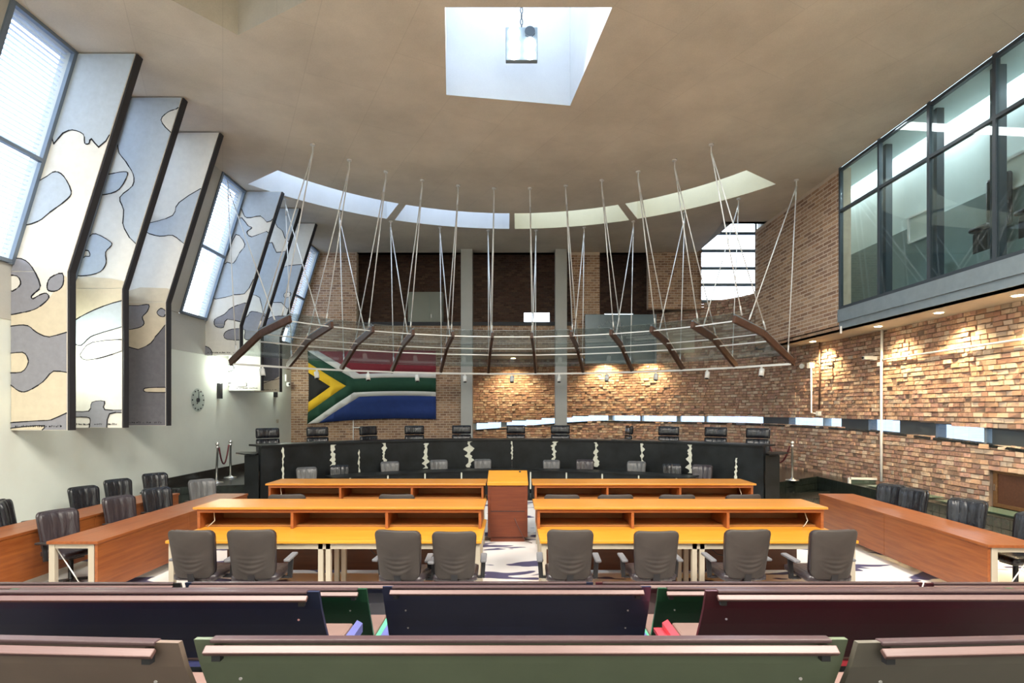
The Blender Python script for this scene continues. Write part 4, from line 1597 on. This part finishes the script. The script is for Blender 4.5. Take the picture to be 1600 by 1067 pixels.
# ------------------------------------------------------------------ furniture
def pad(name, w, h, t, m, parent, corner=.12, bow=.03, lean=0.0, taper=0.0, nx=10, nz=10, pleat=0.0, folds=()):
    """an upholstered slab standing in x-z, rounded corners, thick in y, its foot at z=0; front is +y"""
    bm = bmesh.new()
    def pt(u, v, side):
        # superellipse rounding of the square (u,v in -1..1)
        k = 1 - corner
        x, z = u, v
        if abs(u) > k and abs(v) > k:
            du, dv = (abs(u) - k) / corner, (abs(v) - k) / corner
            l = max(du, dv)
            r = hypot(du, dv)
            if r > 1e-6:
                x = math.copysign(k + corner * du * l / r, u)
                z = math.copysign(k + corner * dv * l / r, v)
        e = max(0, 1 - max(abs(u), abs(v)) ** 6)
        y = side * t / 2 * (.45 + .55 * e)
        if side > 0 and pleat:
            y -= pleat * (abs(sin(u * pi * 2.2)) < .35) * e
        if side < 0:
            for (fz, fk, fa, fw) in folds:
                y -= fa * e * math.exp(-(((z - fz - fk * x * x) / fw) ** 2)) * max(0, 1 - abs(x) ** 4)
        X = x * (w / 2) * (1 - taper * (1 - (z + 1) / 2))
        Z = (z + 1) / 2 * h
        Y = y + bow * (x * x) - lean * Z
        return (X, Y, Z)
    g = {}
    for side in (-1, 1):
        for i in range(nx + 1):
            for j in range(nz + 1):
                edge = i in (0, nx) or j in (0, nz)
                g[side, i, j] = bm.verts.new(pt(-1 + 2 * i / nx, -1 + 2 * j / nz, side))
    for i in range(nx):
        for j in range(nz):
            bm.faces.new((g[-1, i, j], g[-1, i + 1, j], g[-1, i + 1, j + 1], g[-1, i, j + 1]))
            bm.faces.new((g[1, i, j], g[1, i, j + 1], g[1, i + 1, j + 1], g[1, i + 1, j]))
    for i in range(nx):
        bm.faces.new((g[-1, i, 0], g[1, i, 0], g[1, i + 1, 0], g[-1, i + 1, 0]))
        bm.faces.new((g[-1, i, nz], g[-1, i + 1, nz], g[1, i + 1, nz], g[1, i, nz]))
    for j in range(nz):
        bm.faces.new((g[-1, 0, j], g[-1, 0, j + 1], g[1, 0, j + 1], g[1, 0, j]))
        bm.faces.new((g[-1, nx, j], g[1, nx, j], g[1, nx, j + 1], g[-1, nx, j + 1]))
    bmesh.ops.recalc_face_normals(bm, faces=bm.faces)
    me = bpy.data.meshes.new(name)
    bm.to_mesh(me)
    bm.free()
    for p in me.polygons:
        p.use_smooth = True
    me.materials.append(M[m])
    o = bpy.data.objects.new(name, me)
    C.objects.link(o)
    o.parent = parent
    return o


def make_chair(leather, backm, arm='arm_grey'):
    t = empty('office_chair')
    # five-star base with castors, column
    b = MB(); b.lathe([(.05, .06), (.055, .10), (.03, .12), (.03, .40), (.022, .41)], 12)
    b.build('gas_column', 'plastic', t)
    for k in range(5):
        a = 2 * pi * k / 5 + .3
        b = MB()
        b.bar((.03 * cos(a), .03 * sin(a), .10), (.29 * cos(a), .29 * sin(a), .075), .045, .035)
        sp_ = b.build('base_arm', 'plastic', t)
        b = MB()
        b.tube([(.29 * cos(a) - .022 * sin(a), .29 * sin(a) + .022 * cos(a), .030), (.29 * cos(a) + .022 * sin(a), .29 * sin(a) - .022 * cos(a), .030)], .03, 10)
        b.build('castor', 'plastic', sp_)
    b = MB(); b.box(-.10, .10, -.13, .13, .40, .44); b.build('seat_plate', 'plastic', t, .01)
    # seat
    s = pad('seat', .50, .50, .11, leather, t, .2, .0, 0)
    s.rotation_euler = (-pi / 2, 0, 0)
    s.location = (0, -.24, .49)
    # back: upholstered front and a padded outer shell
    f = pad('backrest', .49, .52, .10, leather, t, .28, .05, .16, .13, 18, 12, .012)
    f.location = (0, -.22, .505)
    f.rotation_euler = (0, 0, 0)
    r = pad('back_cover', .50, .54, .06, backm, t, .26, .05, .16, .14, 20, 40, 0, ((-.72, .55, .014, .05), (-.50, .42, .010, .045), (-.30, .25, .008, .04), (-.12, .10, .004, .05)))
    r.location = (0, -.265, .495)
    b = MB(); b.bar((0, -.08, .43), (0, -.27, .43), .07, .02); b.bar((0, -.27, .42), (0, -.30, .60), .07, .02); b.build('back_bracket', 'plastic', t)
    for sx in (-1, 1):
        b = MB()
        b.bar((sx * .20, 0, .44), (sx * .30, 0, .44), .05, .02)
        b.bar((sx * .30, -.0, .43), (sx * .315, .0, .65), .05, .025, (0, 1, 0))
        ar = b.build('armrest', 'plastic', t)
        b = MB()
        b.bar((sx * .315, -.15, .655), (sx * .315, .13, .67), .07, .03)
        b.build('arm_pad', arm, ar, .012)
    return t


ch_front = make_chair('chair_brown', 'chair_back')
ch_black = make_chair('chair_black', 'chair_black', 'plastic')
ch_brown = make_chair('chair_brown', 'chair_brown', 'plastic')
ch_grey = make_chair('chair_grey', 'chair_grey', 'plastic')
used = set()


def place(proto, loc, rz, label, group, sc=1.0):
    if proto.name in used:
        o = copy_tree(proto)
    else:
        o = proto
        used.add(proto.name)
    o.location = loc
    o.rotation_euler = (0, 0, rz)
    o.scale = (sc, sc, sc)
    tag(o, label, 'chair', group)
    return o


def X_(px, d): return (px - 800) * d / F


# the eight chairs in the front row, backs to the eye
row1 = [(300, 6.12, -.04, .98), (391, 6.05, .05, 1.0), (628, 6.02, -.16, 1.0), (709, 6.1, .02, .97), (892, 6.05, -.03, 1.0), (1025, 6.12, .02, .97), (1166, 6.1, .06, .99), (1300, 6.05, .07, 1.0)]
wh = ['leftmost at the front left desk', 'second from left at the front left desk', 'turned slightly, third at the front left desk', 'beside the aisle at the front left desk',
      'beside the aisle at the front right desk', 'second from the aisle at the front right desk', 'third from the aisle at the front right desk', 'rightmost at the front right desk']
for (px, d, rz, sc), w in zip(row1, wh):
    place(ch_front, (X_(px, d - .28), d, 0), rz, 'brown office chair seen from behind, ' + w, 'front row office chairs', sc)
# second row behind the first tables
row2 = [(445, 8.17, .1), (620, 8.18, 0), (880, 8.15, -.06), (960, 8.15, .05), (1058, 8.15, 0), (1158, 8.16, .12)]
w2 = ['leftmost of the tops showing over the front left desk shelf', 'right one of two showing over the front left desk shelf', 'leftmost of the tops showing over the front right desk shelf', 'second from the left over the front right desk shelf', 'third from the left over the front right desk shelf', 'rightmost of the tops over the front right desk shelf']
for (px, d, rz), w in zip(row2, w2):
    place(ch_front, (X_(px, d - .3), d, 0), rz, 'brown office chair top, ' + w, 'second row office chairs', 1.045)
# chairs at the left desks, facing right
rz_l = -pi / 2
la = [(84, 7.05, .0, 'ch_brown', 'brown leather chair nearest on the left, behind the inner left desk'), (182, 8.2, -.02, 'ch_brown', 'second leather chair from the near end behind the inner left desk'),
      (239, 9.05, .12, 'ch_black', 'third leather chair from the near end behind the inner left desk'), (305, 10.1, .4, 'ch_grey', 'farthest chair behind the inner left desk, beside the dais')]
protos = dict(ch_brown=ch_brown, ch_black=ch_black, ch_grey=ch_grey)
for px, d, dr, pr, lb in la:
    x = X_(px, d) + .22
    place(protos[pr], (x, d, 0), rz_l - .35 - dr, lb, 'chairs behind the inner left desk', .95)
lb_ = [(24, 7.75, -.9, 'ch_black', 'wide black chair cut by the left frame edge behind the outer desk', 1.0), (128, 9.25, .0, 'ch_black', 'black leather chair below the first tapestry, behind the outer left desk', .95),
       (180, 10.2, .1, 'ch_black', 'black leather chair below the second tapestry, behind the outer left desk', .95), (236, 11.15, .25, 'ch_black', 'farthest black leather chair behind the outer left desk', .95)]
for px, d, dr, pr, lb, sc in lb_:
    x = X_(px, d) + .20
    place(protos[pr], (x, d, 0), rz_l - .35 - dr, lb, 'chairs behind the outer left desk', sc)
# chairs at the right desk, facing left
ra = [(1394, 9.35, .35, 'black leather chair farthest along the right desk'), (1427, 8.85, .25, 'black leather chair touching its neighbour at the right desk'), (1518, 7.75, .45, 'large black shiny leather chair near the wooden hatch'), (1612, 6.75, .05, 'chair cut by the right frame edge under the desk end')]
for px, d, dr, lb in ra:
    x = X_(px, d) - .20
    place(ch_black, (x, d, 0), pi / 2 + dr, lb, 'chairs at the right desk', .97)
# clerks' chairs between the two curved benches
cl_ = [(481, -.3, 'ch_grey', .95), (528, -.5, 'ch_black', .95), (610, -.2, 'ch_grey', .97), (688, 0, 'ch_grey', .97), (755, 0, 'ch_grey', .97), (862, .1, 'ch_grey', .95), (914, .15, 'ch_brown', .98), (992, .1, 'ch_grey', .98), (1053, .5, 'ch_black', .96), (1094, .2, 'ch_brown', .98)]
for i, (px, dr, pr, sc) in enumerate(cl_):
    # stand on the circle of radius 6.95 about (0, 7.5)
    tt = (px - 800) / F
    yy = 14.0
    for _ in range(30):
        xx = tt * yy
        yy = 7.5 + sqrt(max(.1, 6.75 ** 2 - xx * xx))
    xx = tt * yy
    th = atan2(xx, yy - 7.5)
    place(protos[pr], (xx, yy, 0), pi - th + dr, 'leather chair between the two curved benches, %s from the left' % ORD[i], 'clerks chairs between the benches', sc * .98)

# judges' high-backed chairs behind the bench
def make_judge_chair():
    t = empty('judge_chair')
    b = MB(); b.lathe([(.06, .05), (.06, .09), (.03, .11), (.03, .40)], 12); b.build('gas_column', 'chrome', t)
    for k in range(5):
        a = 2 * pi * k / 5 + .3
        b = MB(); b.bar((.03 * cos(a), .03 * sin(a), .08), (.30 * cos(a), .30 * sin(a), .04), .05, .04); b.build('base_arm', 'plastic', t)
    s = pad('seat', .54, .52, .13, 'chair_black', t, .2); s.rotation_euler = (-pi / 2, 0, 0); s.location = (0, -.25, .47)
    r = pad('backrest', .52, .50, .12, 'chair_black', t, .08, .03, .10, 0, 14, 8, .012); r.location = (0, -.22, .50)
    h = pad('headrest', .52, .235, .13, 'chair_black', t, .12, .03, .10, 0, 14, 6, 0); h.location = (0, -.275, 1.015)
    for sx in (-1, 1):
        b = MB(); b.bar((sx * .30, -.18, .42), (sx * .30, -.18, .66), .04, .04); b.bar((sx * .30, -.22, .68), (sx * .30, .16, .68), .07, .04); b.build('armrest', 'plastic', t)
    return t


jc = make_judge_chair()
jpx = [(424, .15), (500, .1), (585, .55), (650, .1), (721, -.05), (806, 0), (875, 0), (968, -1.25), (1043, 0), (1115, -.05), (1181, .0)]
for i, (px, dr) in enumerate(jpx):
    tt = (px - 800) / F
    yy = 15.5
    for _ in range(40):
        xx = tt * yy
        yy = 7.5 + sqrt(max(.1, (8.75 if i == 7 else 8.42) ** 2 - xx * xx))
    th = atan2(tt * yy, yy - 7.5)
    # the outer chairs stand a little lower in their swivel
    place(jc, (tt * yy, yy, DZ), pi - th * .75 + dr, 'black high-backed chair behind the curved black bench, %s from the left' % ORD[i], 'judges chairs', 1.07)

# the judges' bench: curved, black panels with ragged white hide joints
BR, BA = 7.5, 49.6
jb = empty('judges_bench', (0, 7.5, 0))
tag(jb, 'long curved black bench with ragged white hide seams', 'bench')
strips_px = [442, 520, 561, 600, 665, 733, 800, 866, 931, 1003, 1078, 1150]
def th_at(px, r, cy=7.5):
    tt = (px - 800) / F
    yy = 14.0
    for _ in range(60):
        yy = cy + sqrt(max(.05, r * r - (tt * yy) ** 2))
    return math.degrees(atan2(tt * yy, yy - cy))
def curved(r0, r1, a0, a1, z0, z1, n):
    b = MB()
    for i in range(n):
        u, v = a0 + (a1 - a0) * i / n, a0 + (a1 - a0) * (i + 1) / n
        q = lambda r, a: (r * sin(radians(a)), r * cos(radians(a)))
        A, B_, D_, E_ = q(r0, u), q(r0, v), q(r1, v), q(r1, u)
        b.hexa([(*A, z0), (*B_, z0), (*D_, z0), (*E_, z0), (*A, z1), (*B_, z1), (*D_, z1), (*E_, z1)])
    return b
edges_a = [-BA] + [th_at(p, BR) for p in (442, 520, 600, 665, 733, 800, 866, 931, 1003, 1078, 1150)] + [BA]
for a, b_ in zip(edges_a, edges_a[1:]):
    curved(BR, BR + .05, a + .02, b_ - .02, 0.0, 1.45, 5).build('front_panel', 'black_bench', jb)
curved(BR - .06, BR + .60, -BA, BA, 1.45, 1.49, 48).build('worktop', 'black_bench', jb)
curved(BR + .05, BR + .12, -BA, BA, .9, 1.45, 40).build('inner_rail', 'black_bench', jb)
rs = random.Random(3)
for k, (px, z0, z1, wd_) in enumerate(((442, .62, 1.42, .05), (520, .72, 1.43, .13), (561, .70, 1.28, .05), (600, .82, 1.43, .10), (665, .72, 1.40, .13), (733, .72, 1.43, .20), (800, .93, 1.43, .045), (866, .90, 1.43, .14), (931, .76, 1.42, .12), (1003, .80, 1.42, .10), (1078, .72, 1.43, .13), (1150, .60, 1.16, .07))):
    a = th_at(px, BR)
    # ragged strip standing 6 mm proud of the panels
    N = 22
    L_, R_ = [], []
    for i in range(N + 1):
        z = z0 + (z1 - z0) * i / N
        fl_ = max(.12, noise.noise(Vector((k * 7.3, i * .33, 1.0))) * 1.1 + .45 + .25 * noise.noise(Vector((k * 3.1, i * .9, 4.0))))
        fr_ = max(.12, noise.noise(Vector((k * 5.9 + 40, i * .33, 2.0))) * 1.1 + .45 + .25 * noise.noise(Vector((k * 2.7, i * .9, 9.0))))
        L_.append((-wd_ * fl_ * .8, z))
        R_.append((wd_ * fr_ * .8, z))
    m = MB()
    ar_ = radians(a)
    def on(x, z, o_=0.0):
        r = BR - .004 - o_
        aa = ar_ + x / BR
        return (r * sin(aa), r * cos(aa), z)
    for i in range(N):
        f_ = [on(L_[i][0], L_[i][1], .004), on(R_[i][0], R_[i][1], .004), on(R_[i + 1][0], R_[i + 1][1], .004), on(L_[i + 1][0], L_[i + 1][1], .004)]
        g_ = [on(L_[i][0], L_[i][1], -.006), on(R_[i][0], R_[i][1], -.006), on(R_[i + 1][0], R_[i + 1][1], -.006), on(L_[i + 1][0], L_[i + 1][1], -.006)]
        m.hexa([f_[0], f_[1], g_[1], g_[0], f_[3], f_[2], g_[2], g_[3]])
    m.build('hide_seam', 'hide', jb)
# lower returns at both ends of the bench
for sx in (-1, 1):
    rt = empty('side_table', (sx * 5.98, 12.42, 0))
    tag(rt, 'dark low return desk at the %s end of the curved bench' % ('left' if sx < 0 else 'right'), 'desk', 'return desks')
    b = MB(); b.prism([(sx * -.22, -.05), (sx * .12, -.02), (sx * .20, .50), (sx * -.05, .50)][::sx], 'z', 0.0, 1.26)
    b.build('body', 'black_bench', rt)
    b = MB(); b.prism([(sx * -.20, -.20), (sx * .05, -.10), (sx * .48, .30), (sx * .48, .55), (sx * -.05, .55)][::sx], 'z', 1.27, 1.30)
    b.build('top', 'black_bench', rt, .01)

# clerks' bench in front
CR = 6.25
cbn = empty('clerks_bench', (0, 7.5, 0))
tag(cbn, 'low curved dark bench with white joints in front of the black one', 'bench')
ea = [-40] + [th_at(p, CR) for p in (547, 606, 664, 721, 775, 829, 885, 941, 998, 1057)] + [40]
for a, b_ in zip(ea, ea[1:]):
    curved(CR, CR + .05, a + .12, b_ - .12, .03, .735, 4).build('front_panel', 'black_bench', cbn)
curved(CR - .03, CR + .55, -40, 40, .735, .765, 30).build('worktop', 'black_bench', cbn)
for a in ea[1:-1]:
    m = MB()
    q = [(CR * sin(radians(a + k)), CR * cos(radians(a + k))) for k in (-.16, .16)]
    q2 = [((CR - .008) * sin(radians(a + k)), (CR - .008) * cos(radians(a + k))) for k in (-.16, .16)]
    m.hexa([(*q2[0], .30), (*q2[1], .30), (*q[1], .30), (*q[0], .30), (*q2[0], .74), (*q2[1], .74), (*q[1], .74), (*q[0], .74)])
    m.build('hide_seam', 'hide', cbn)

# desks: two rows each side of the aisle, a shelf unit standing on the back of each table
def desk(x0, x1, y0, label, mirror=False, two=True):
    t = empty('counsel_desk', ((x0 + x1) / 2, y0, 0))
    tag(t, label, 'desk')
    cx2 = (x0 + x1) / 2
    a, b2 = x0 - cx2, x1 - cx2
    D = 1.27
    b = MB(); b.box(a, b2, 0, D, .715, .75); b.build('tabletop', 'wood_top', t, .004)
    xs = [a + .02, (a + b2) / 2 - .075, (a + b2) / 2 + .015, b2 - .08]
    b = MB(); b.box(a + .08, b2 - .08, .03, .06, .645, .712); b.build('apron', 'beige', t)
    for x in xs:
        for y in (.03, .62):
            b = MB(); b.box(x, x + .06, y, y + .06, 0, .713); b.build('leg', 'beige', t, .004)
    for x in (a + .02, b2 - .08):
        b = MB(); b.box(x + .01, x + .05, .09, .62, .05, .09); b.build('foot_rail', 'beige', t)
    b = MB(); b.box(a + .1, b2 - .1, D - .06, D - .03, .05, .71); b.build('modesty_panel', 'wood_dark', t)
    # shelf unit
    s0, s1, zt = .65, D + .02, 1.035
    b = MB(); b.box(a - .04, b2 - .0, s0 - .03, s1, zt - .03, zt); b.build('shelf_top', 'wood_shelf', t, .004)
    b = MB(); b.box(a, b2 - .04, s0 + .0, s0 + .02, zt - .075, zt - .032); b.build('shelf_fascia', 'wood', t)
    b = MB(); b.box(a, b2 - .04, s1 - .05, s1 - .03, .752, zt - .032); b.build('shelf_back', 'wood_in', t)
    n = 3
    for k in range(n + 1):
        x = a + (b2 - .04 - a) * k / n
        x = min(max(x - .018, a), b2 - .076)
        b = MB(); b.box(x, x + .036, s0 + .005, s1 - .052, .752, zt - .032); b.build('divider', 'wood', t, .002)
    b = MB(); b.box(a + .04, b2 - .08, s0 + .12, s1 - .05, .753, .775); b.build('shelf_board', 'wood_in', t)
    xk = a + .17 if not mirror else b2 - .25
    b = MB(); b.tube([(xk, s0 + .1, zt - .035), (xk + .012, s0 + .08, zt - .12), (xk + .03, s0 + .06, zt - .19), (xk - .01, s0 + .04, zt - .235), (xk - .05, s0 + .03, .765)], .006, 6)
    b.build('cord', 'beige', t)
    # cables hanging under the table
    b = MB(); b.tube([((a + b2) / 2 + .25, .66, .62), ((a + b2) / 2 + .45, .64, .42), ((a + b2) / 2 + .8, .64, .36), ((a + b2) / 2 + 1.05, .66, .60)], .007, 6)
    b.build('cable', 'plastic', t)
    return t


FY = 6.43
desk(-4.10, -.36, FY, 'front left long wooden desk with yellow top, open shelf and steel legs')
desk(.33, 4.10, FY, 'front right long wooden desk with yellow top, open shelf and steel legs', True)
desk(-4.18, -.45, FY + 2.25, 'second-row left wooden desk shelf behind the front left desk')
desk(.39, 4.18, FY + 2.25, 'second-row right wooden desk shelf behind the front right desk', True)

# lectern in the aisle
lc = empty('lectern', (-.075, 9.45, 0))
tag(lc, 'reddish wooden lectern with sloping orange top in the aisle', 'lectern')
b = MB(); b.box(-.335, .335, .0, .58, .09, .985); b.build('body', 'wood_red', lc, .004)
b = MB(); b.box(-.30, .30, .04, .55, 0, .09); b.build('plinth', 'wood_red', lc)
b = MB(); b.box(-.345, -.30, -.015, .0, .09, .985); b.build('side_frame', 'wood_red', lc)
b = MB(); b.box(.30, .345, -.015, .0, .09, .985); b.build('side_frame', 'wood_red', lc)
b = MB(); b.box(-.30, .30, -.006, .0, .53, .54); b.build('panel_joint', 'black', lc)
b = MB()
b.hexa([(-.355, -.03, .985), (.355, -.03, .985), (.355, .60, 1.125), (-.355, .60, 1.125), (-.355, -.03, 1.04), (.355, -.03, 1.04), (.355, .60, 1.18), (-.355, .60, 1.18)])
b.build('sloping_top', 'wood_top', lc, .006)
b = MB(); b.hexa([(-.33, .01, 1.042), (.33, .01, 1.042), (.33, .03, 1.05), (-.33, .03, 1.05), (-.33, .01, 1.058), (.33, .01, 1.058), (.33, .03, 1.066), (-.33, .03, 1.066)])
b.build('book_ledge', 'wood_top', lc)
b = MB(); b.hexa([(-.335, .58, .985), (.335, .58, .985), (.335, .6, .985), (-.335, .6, .985), (-.335, .58, 1.12), (.335, .58, 1.12), (.335, .6, 1.125), (-.335, .6, 1.125)])
b.build('back_fillet', 'wood_red', lc)
b = MB(); b.tube([(.22, .5, 1.163), (.22, .495, 1.172)], .018, 10); b.build('microphone_socket', 'black', lc)
b = MB(); b.tube([(.12, -.02, .42), (.17, -.03, .30), (.24, -.03, .16), (.30, -.05, .03), (.42, -.1, .01)], .006, 6); b.build('cable', 'rail', lc)


def side_desk(xi, y0, y1, label, flip=1, w=.60, rot=0.0, z0=.12):
    """long desk at the side: solid wood panel on the court side (flip=+1: court is at +x)"""
    t = empty('side_desk', (xi, y0, 0), rot)
    tag(t, label, 'desk', None)
    L_ = y1 - y0
    s = -flip
    xa, xb = sorted((0, s * w))
    mid = L_ / 2
    for u, v in ((0, mid - .003), (mid + .003, L_)):
        b = MB(); b.box(xa, xb, u, v, .715, .75); b.build('tabletop', 'wood_y', t, .003)
    xa2, xb2 = sorted((s * .01, s * .045))
    for u, v in ((.02, mid - .003), (mid + .003, L_ - .02)):
        b = MB(); b.box(xa2, xb2, u, v, z0, .713); b.build('front_panel', 'wood_y', t, .002)
    for y in (.02, L_ - .09):
        for x in (s * .055, s * (w - .08)):
            a, c = sorted((x, x + s * .07))
            b = MB(); b.box(a, c, y, y + .06, 0, .713); b.build('leg', 'beige', t, .004)
        a, c = sorted((s * .12, s * (w - .08)))
        b = MB(); b.box(a, c, y + .01, y + .05, .03, .07); b.build('foot_rail', 'beige', t)
        b = MB(); b.box(a, c, y + .01, y + .05, .66, .713); b.build('apron', 'beige', t)
    b = MB(); b.tube([(s * (w - .10), .03, .66), (s * .13, .03, .10)], .008, 6); b.build('brace_wire', 'chrome', t)
    return t


side_desk(-4.88, 6.4, 10.07, 'inner left wooden side desk with steel end frame and wire brace', 1, .60)
side_desk(-6.18, 6.05, 10.12, 'outer left wooden side desk running along the tapestry wall', 1, .58)
side_desk(5.46, 6.24, 10.07, 'right wooden side desk with long red-brown front panel', -1, .62, -.055)

# stanchions with a rope on the dais
def stanchion(loc, label, tilt=0.0):
    t = empty('stanchion', loc)
    t.rotation_euler = (0, tilt, 0)
    tag(t, label, 'stanchion', 'chrome rope posts')
    b = MB(); b.lathe([(.16, 0), (.16, .015), (.05, .035), (.03, .06)], 20); b.build('base', 'chrome', t)
    b = MB(); b.lathe([(.026, .05), (.026, .84), (.036, .85), (.036, .90), (.02, .91)], 14); b.build('post', 'chrome', t)
    b = MB(); b.lathe([(.005, .905), (.035, .92), (.045, .95), (.035, .985), (.005, 1.0)], 14); b.build('finial', 'chrome', t)
    return t


s1 = P(338, 748, 13.4); s2 = P(360, 738, 14.4); s3 = P(1238, 748, 13.85)
stanchion((s1.x, s1.y, DZ), 'nearer chrome rope post on the dais left of the bench', .03)
stanchion((s2.x, s2.y, DZ), 'farther chrome rope post on the dais left of the bench')
stanchion((s3.x, s3.y, DZ), 'chrome rope post on the dais right of the bench')
s4 = Vector((6.85, 14.6, 0))
stanchion((s4.x, s4.y, DZ), 'chrome rope post half hidden behind the right return desk')
def rope(p, q, label):
    p, q = Vector(p), Vector(q)
    pts = []
    for i in range(13):
        t = i / 12
        v = p.lerp(q, t)
        v.z -= .45 * 4 * t * (1 - t)
        pts.append(v)
    b = MB(); b.tube(pts, .02, 8)
    tag(b.build('rope', 'rope'), label, 'rope')
rope((s1.x + .05, s1.y + .03, DZ + .87), (s2.x - .02, s2.y - .05, DZ + .87), 'dark red rope hanging between the two left posts')
rope((s3.x - .05, s3.y + .03, DZ + .87), (s4.x + .04, s4.y - .04, DZ + .87), 'dark rope hanging from the right post')

# ------------------------------------------------------------------ public benches in the foreground
def bench(xl, xr, d, zt, zf, panel, seatm, label, rot=0.0, pivot=None, rail_in=.05, group=None, ov=.045):
    cxm = (xl + xr) / 2
    t = empty('public_bench', (cxm, d, zf), rot)
    tag(t, label, 'bench', group)
    a, b2 = xl - cxm, xr - cxm
    H = zt - zf
    prof = [(0, H), (.036, H - .10), (.085, H - .20), (.14, H - .30), (.185, H - .39), (.215, H - .47)]
    th = .022
    b = MB()
    for i in range(len(prof) - 1):
        (y0_, z0_), (y1_, z1_) = prof[i], prof[i + 1]
        b.hexa([(a, y1_, z1_), (b2, y1_, z1_), (b2, y1_ + th, z1_), (a, y1_ + th, z1_), (a, y0_, z0_), (b2, y0_, z0_), (b2, y0_ + th, z0_), (a, y0_ + th, z0_)])
    b.build('back_panel', panel, t)
    ra_, rb_ = a + rail_in, b2 - rail_in
    b = MB(); b.box(ra_ + .01, rb_ - .01, -.010, .030, H - .010, H + .004); b.build('cap_rail', 'rail_dark', t, .004)
    b = MB(); b.bar(((ra_), -.024, H - .028), ((rb_), -.024, H - .028), .032, .018, (0, -.75, 1)); b.build('book_ledge', 'rail', t, .004)
    b = MB()
    for x in (ra_ + .02, rb_ - .05):
        b.box(x, x + .03, -.015, .01, H - .07, H - .02)
    tag(b.build('ledge_bracket', 'black', t), None, None, None, 'stuff')
    b = MB(); b.box(a - .0, b2 + .0, .20, .62, H - .45, H - .40); b.build('cushion', 'cushion', t, .015)
    b = MB(); b.box(a - .10, b2 + ov, .19, .66, H - .475, H - .452)
    b.hexa([(a - ov, .19, H - .452), (a - .0, .19, H - .452), (a - .0, .66, H - .452), (a - ov, .66, H - .452), (a - ov, .19, H - .42), (a - .01, .19, H - .40), (a - .01, .66, H - .40), (a - ov, .66, H - .42)])
    b.hexa([(b2 + .0, .19, H - .452), (b2 + ov, .19, H - .452), (b2 + ov, .66, H - .452), (b2 + .0, .66, H - .452), (b2 + .01, .19, H - .40), (b2 + ov, .19, H - .42), (b2 + ov, .66, H - .42), (b2 + .01, .66, H - .40)])
    b.build('seat_shell', seatm, t)
    nleg = max(2, int((b2 - a) / 1.1) + 1)
    for k in range(nleg):
        x = a + .15 + (b2 - a - .3) * k / (nleg - 1)
        b = MB(); b.box(x - .025, x + .025, .16, .52, .0, .04); b.box(x - .02, x + .02, .22, .44, .04, H - .475); b.build('leg', 'black', t)
    for x in (a + .13, b2 - .13):
        for z in (H - .17, H - .31):
            b = MB(); yy = .068 if z > H - .2 else .145
            b.tube([(x, yy - .002, z), (x, yy + .02, z)], .006, 8); b.build('screw', 'chrome', t)
    return t


bench(-1.112, 1.174, 1.90, 1.497, .66, 'b_green', 's_green', 'nearest green bench back across the middle foreground', ov=.0)
bench(-2.95, -1.143, 1.91, 1.50, .66, 'b_brown', 's_red', 'nearest brown bench back in the bottom left corner', -.05, rail_in=.07, ov=.0)
bench(1.186, 3.0, 1.91, 1.50, .66, 'b_olive', 's_blue', 'nearest olive brown bench back in the bottom right corner', .05, rail_in=.07, ov=.0)
bench(-3.1, -.995, 2.80, 1.362, .50, 'b_navy', 's_blue', 'dark navy bench in the second row on the left', 0)
bench(1.0, 3.1, 2.80, 1.366, .50, 'b_maroon', 's_red', 'maroon bench in the second row on the right', 0)
bench(-3.4, -.985, 3.68, 1.085, .30, 'b_dkgreen', 's_green', 'dark green bench in the third row behind the left navy one')
bench(.99, 3.4, 3.68, 1.09, .30, 'b_dkgreen', 's_green', 'dark green bench in the third row behind the maroon one')
bench(-.80, .86, 3.36, 1.205, .50, 'b_navy', 's_blue', 'navy bench in the middle with square ends between the aisles')
bench(-5.25, -2.82, 4.62, .825, .0, 'b_black', 's_red', 'far front bench rail at the far left', ov=.0)
bench(-2.78, .69, 4.62, .83, .0, 'b_navy', 's_blue', 'far front navy bench rail left of centre', ov=.0)
bench(.71, 3.49, 4.62, .83, .0, 'b_maroon', 's_red', 'far front maroon bench rail right of centre', ov=.0)
bench(3.52, 5.9, 4.62, .825, .0, 'b_maroon', 's_red', 'far front bench rail at the far right', ov=.0)
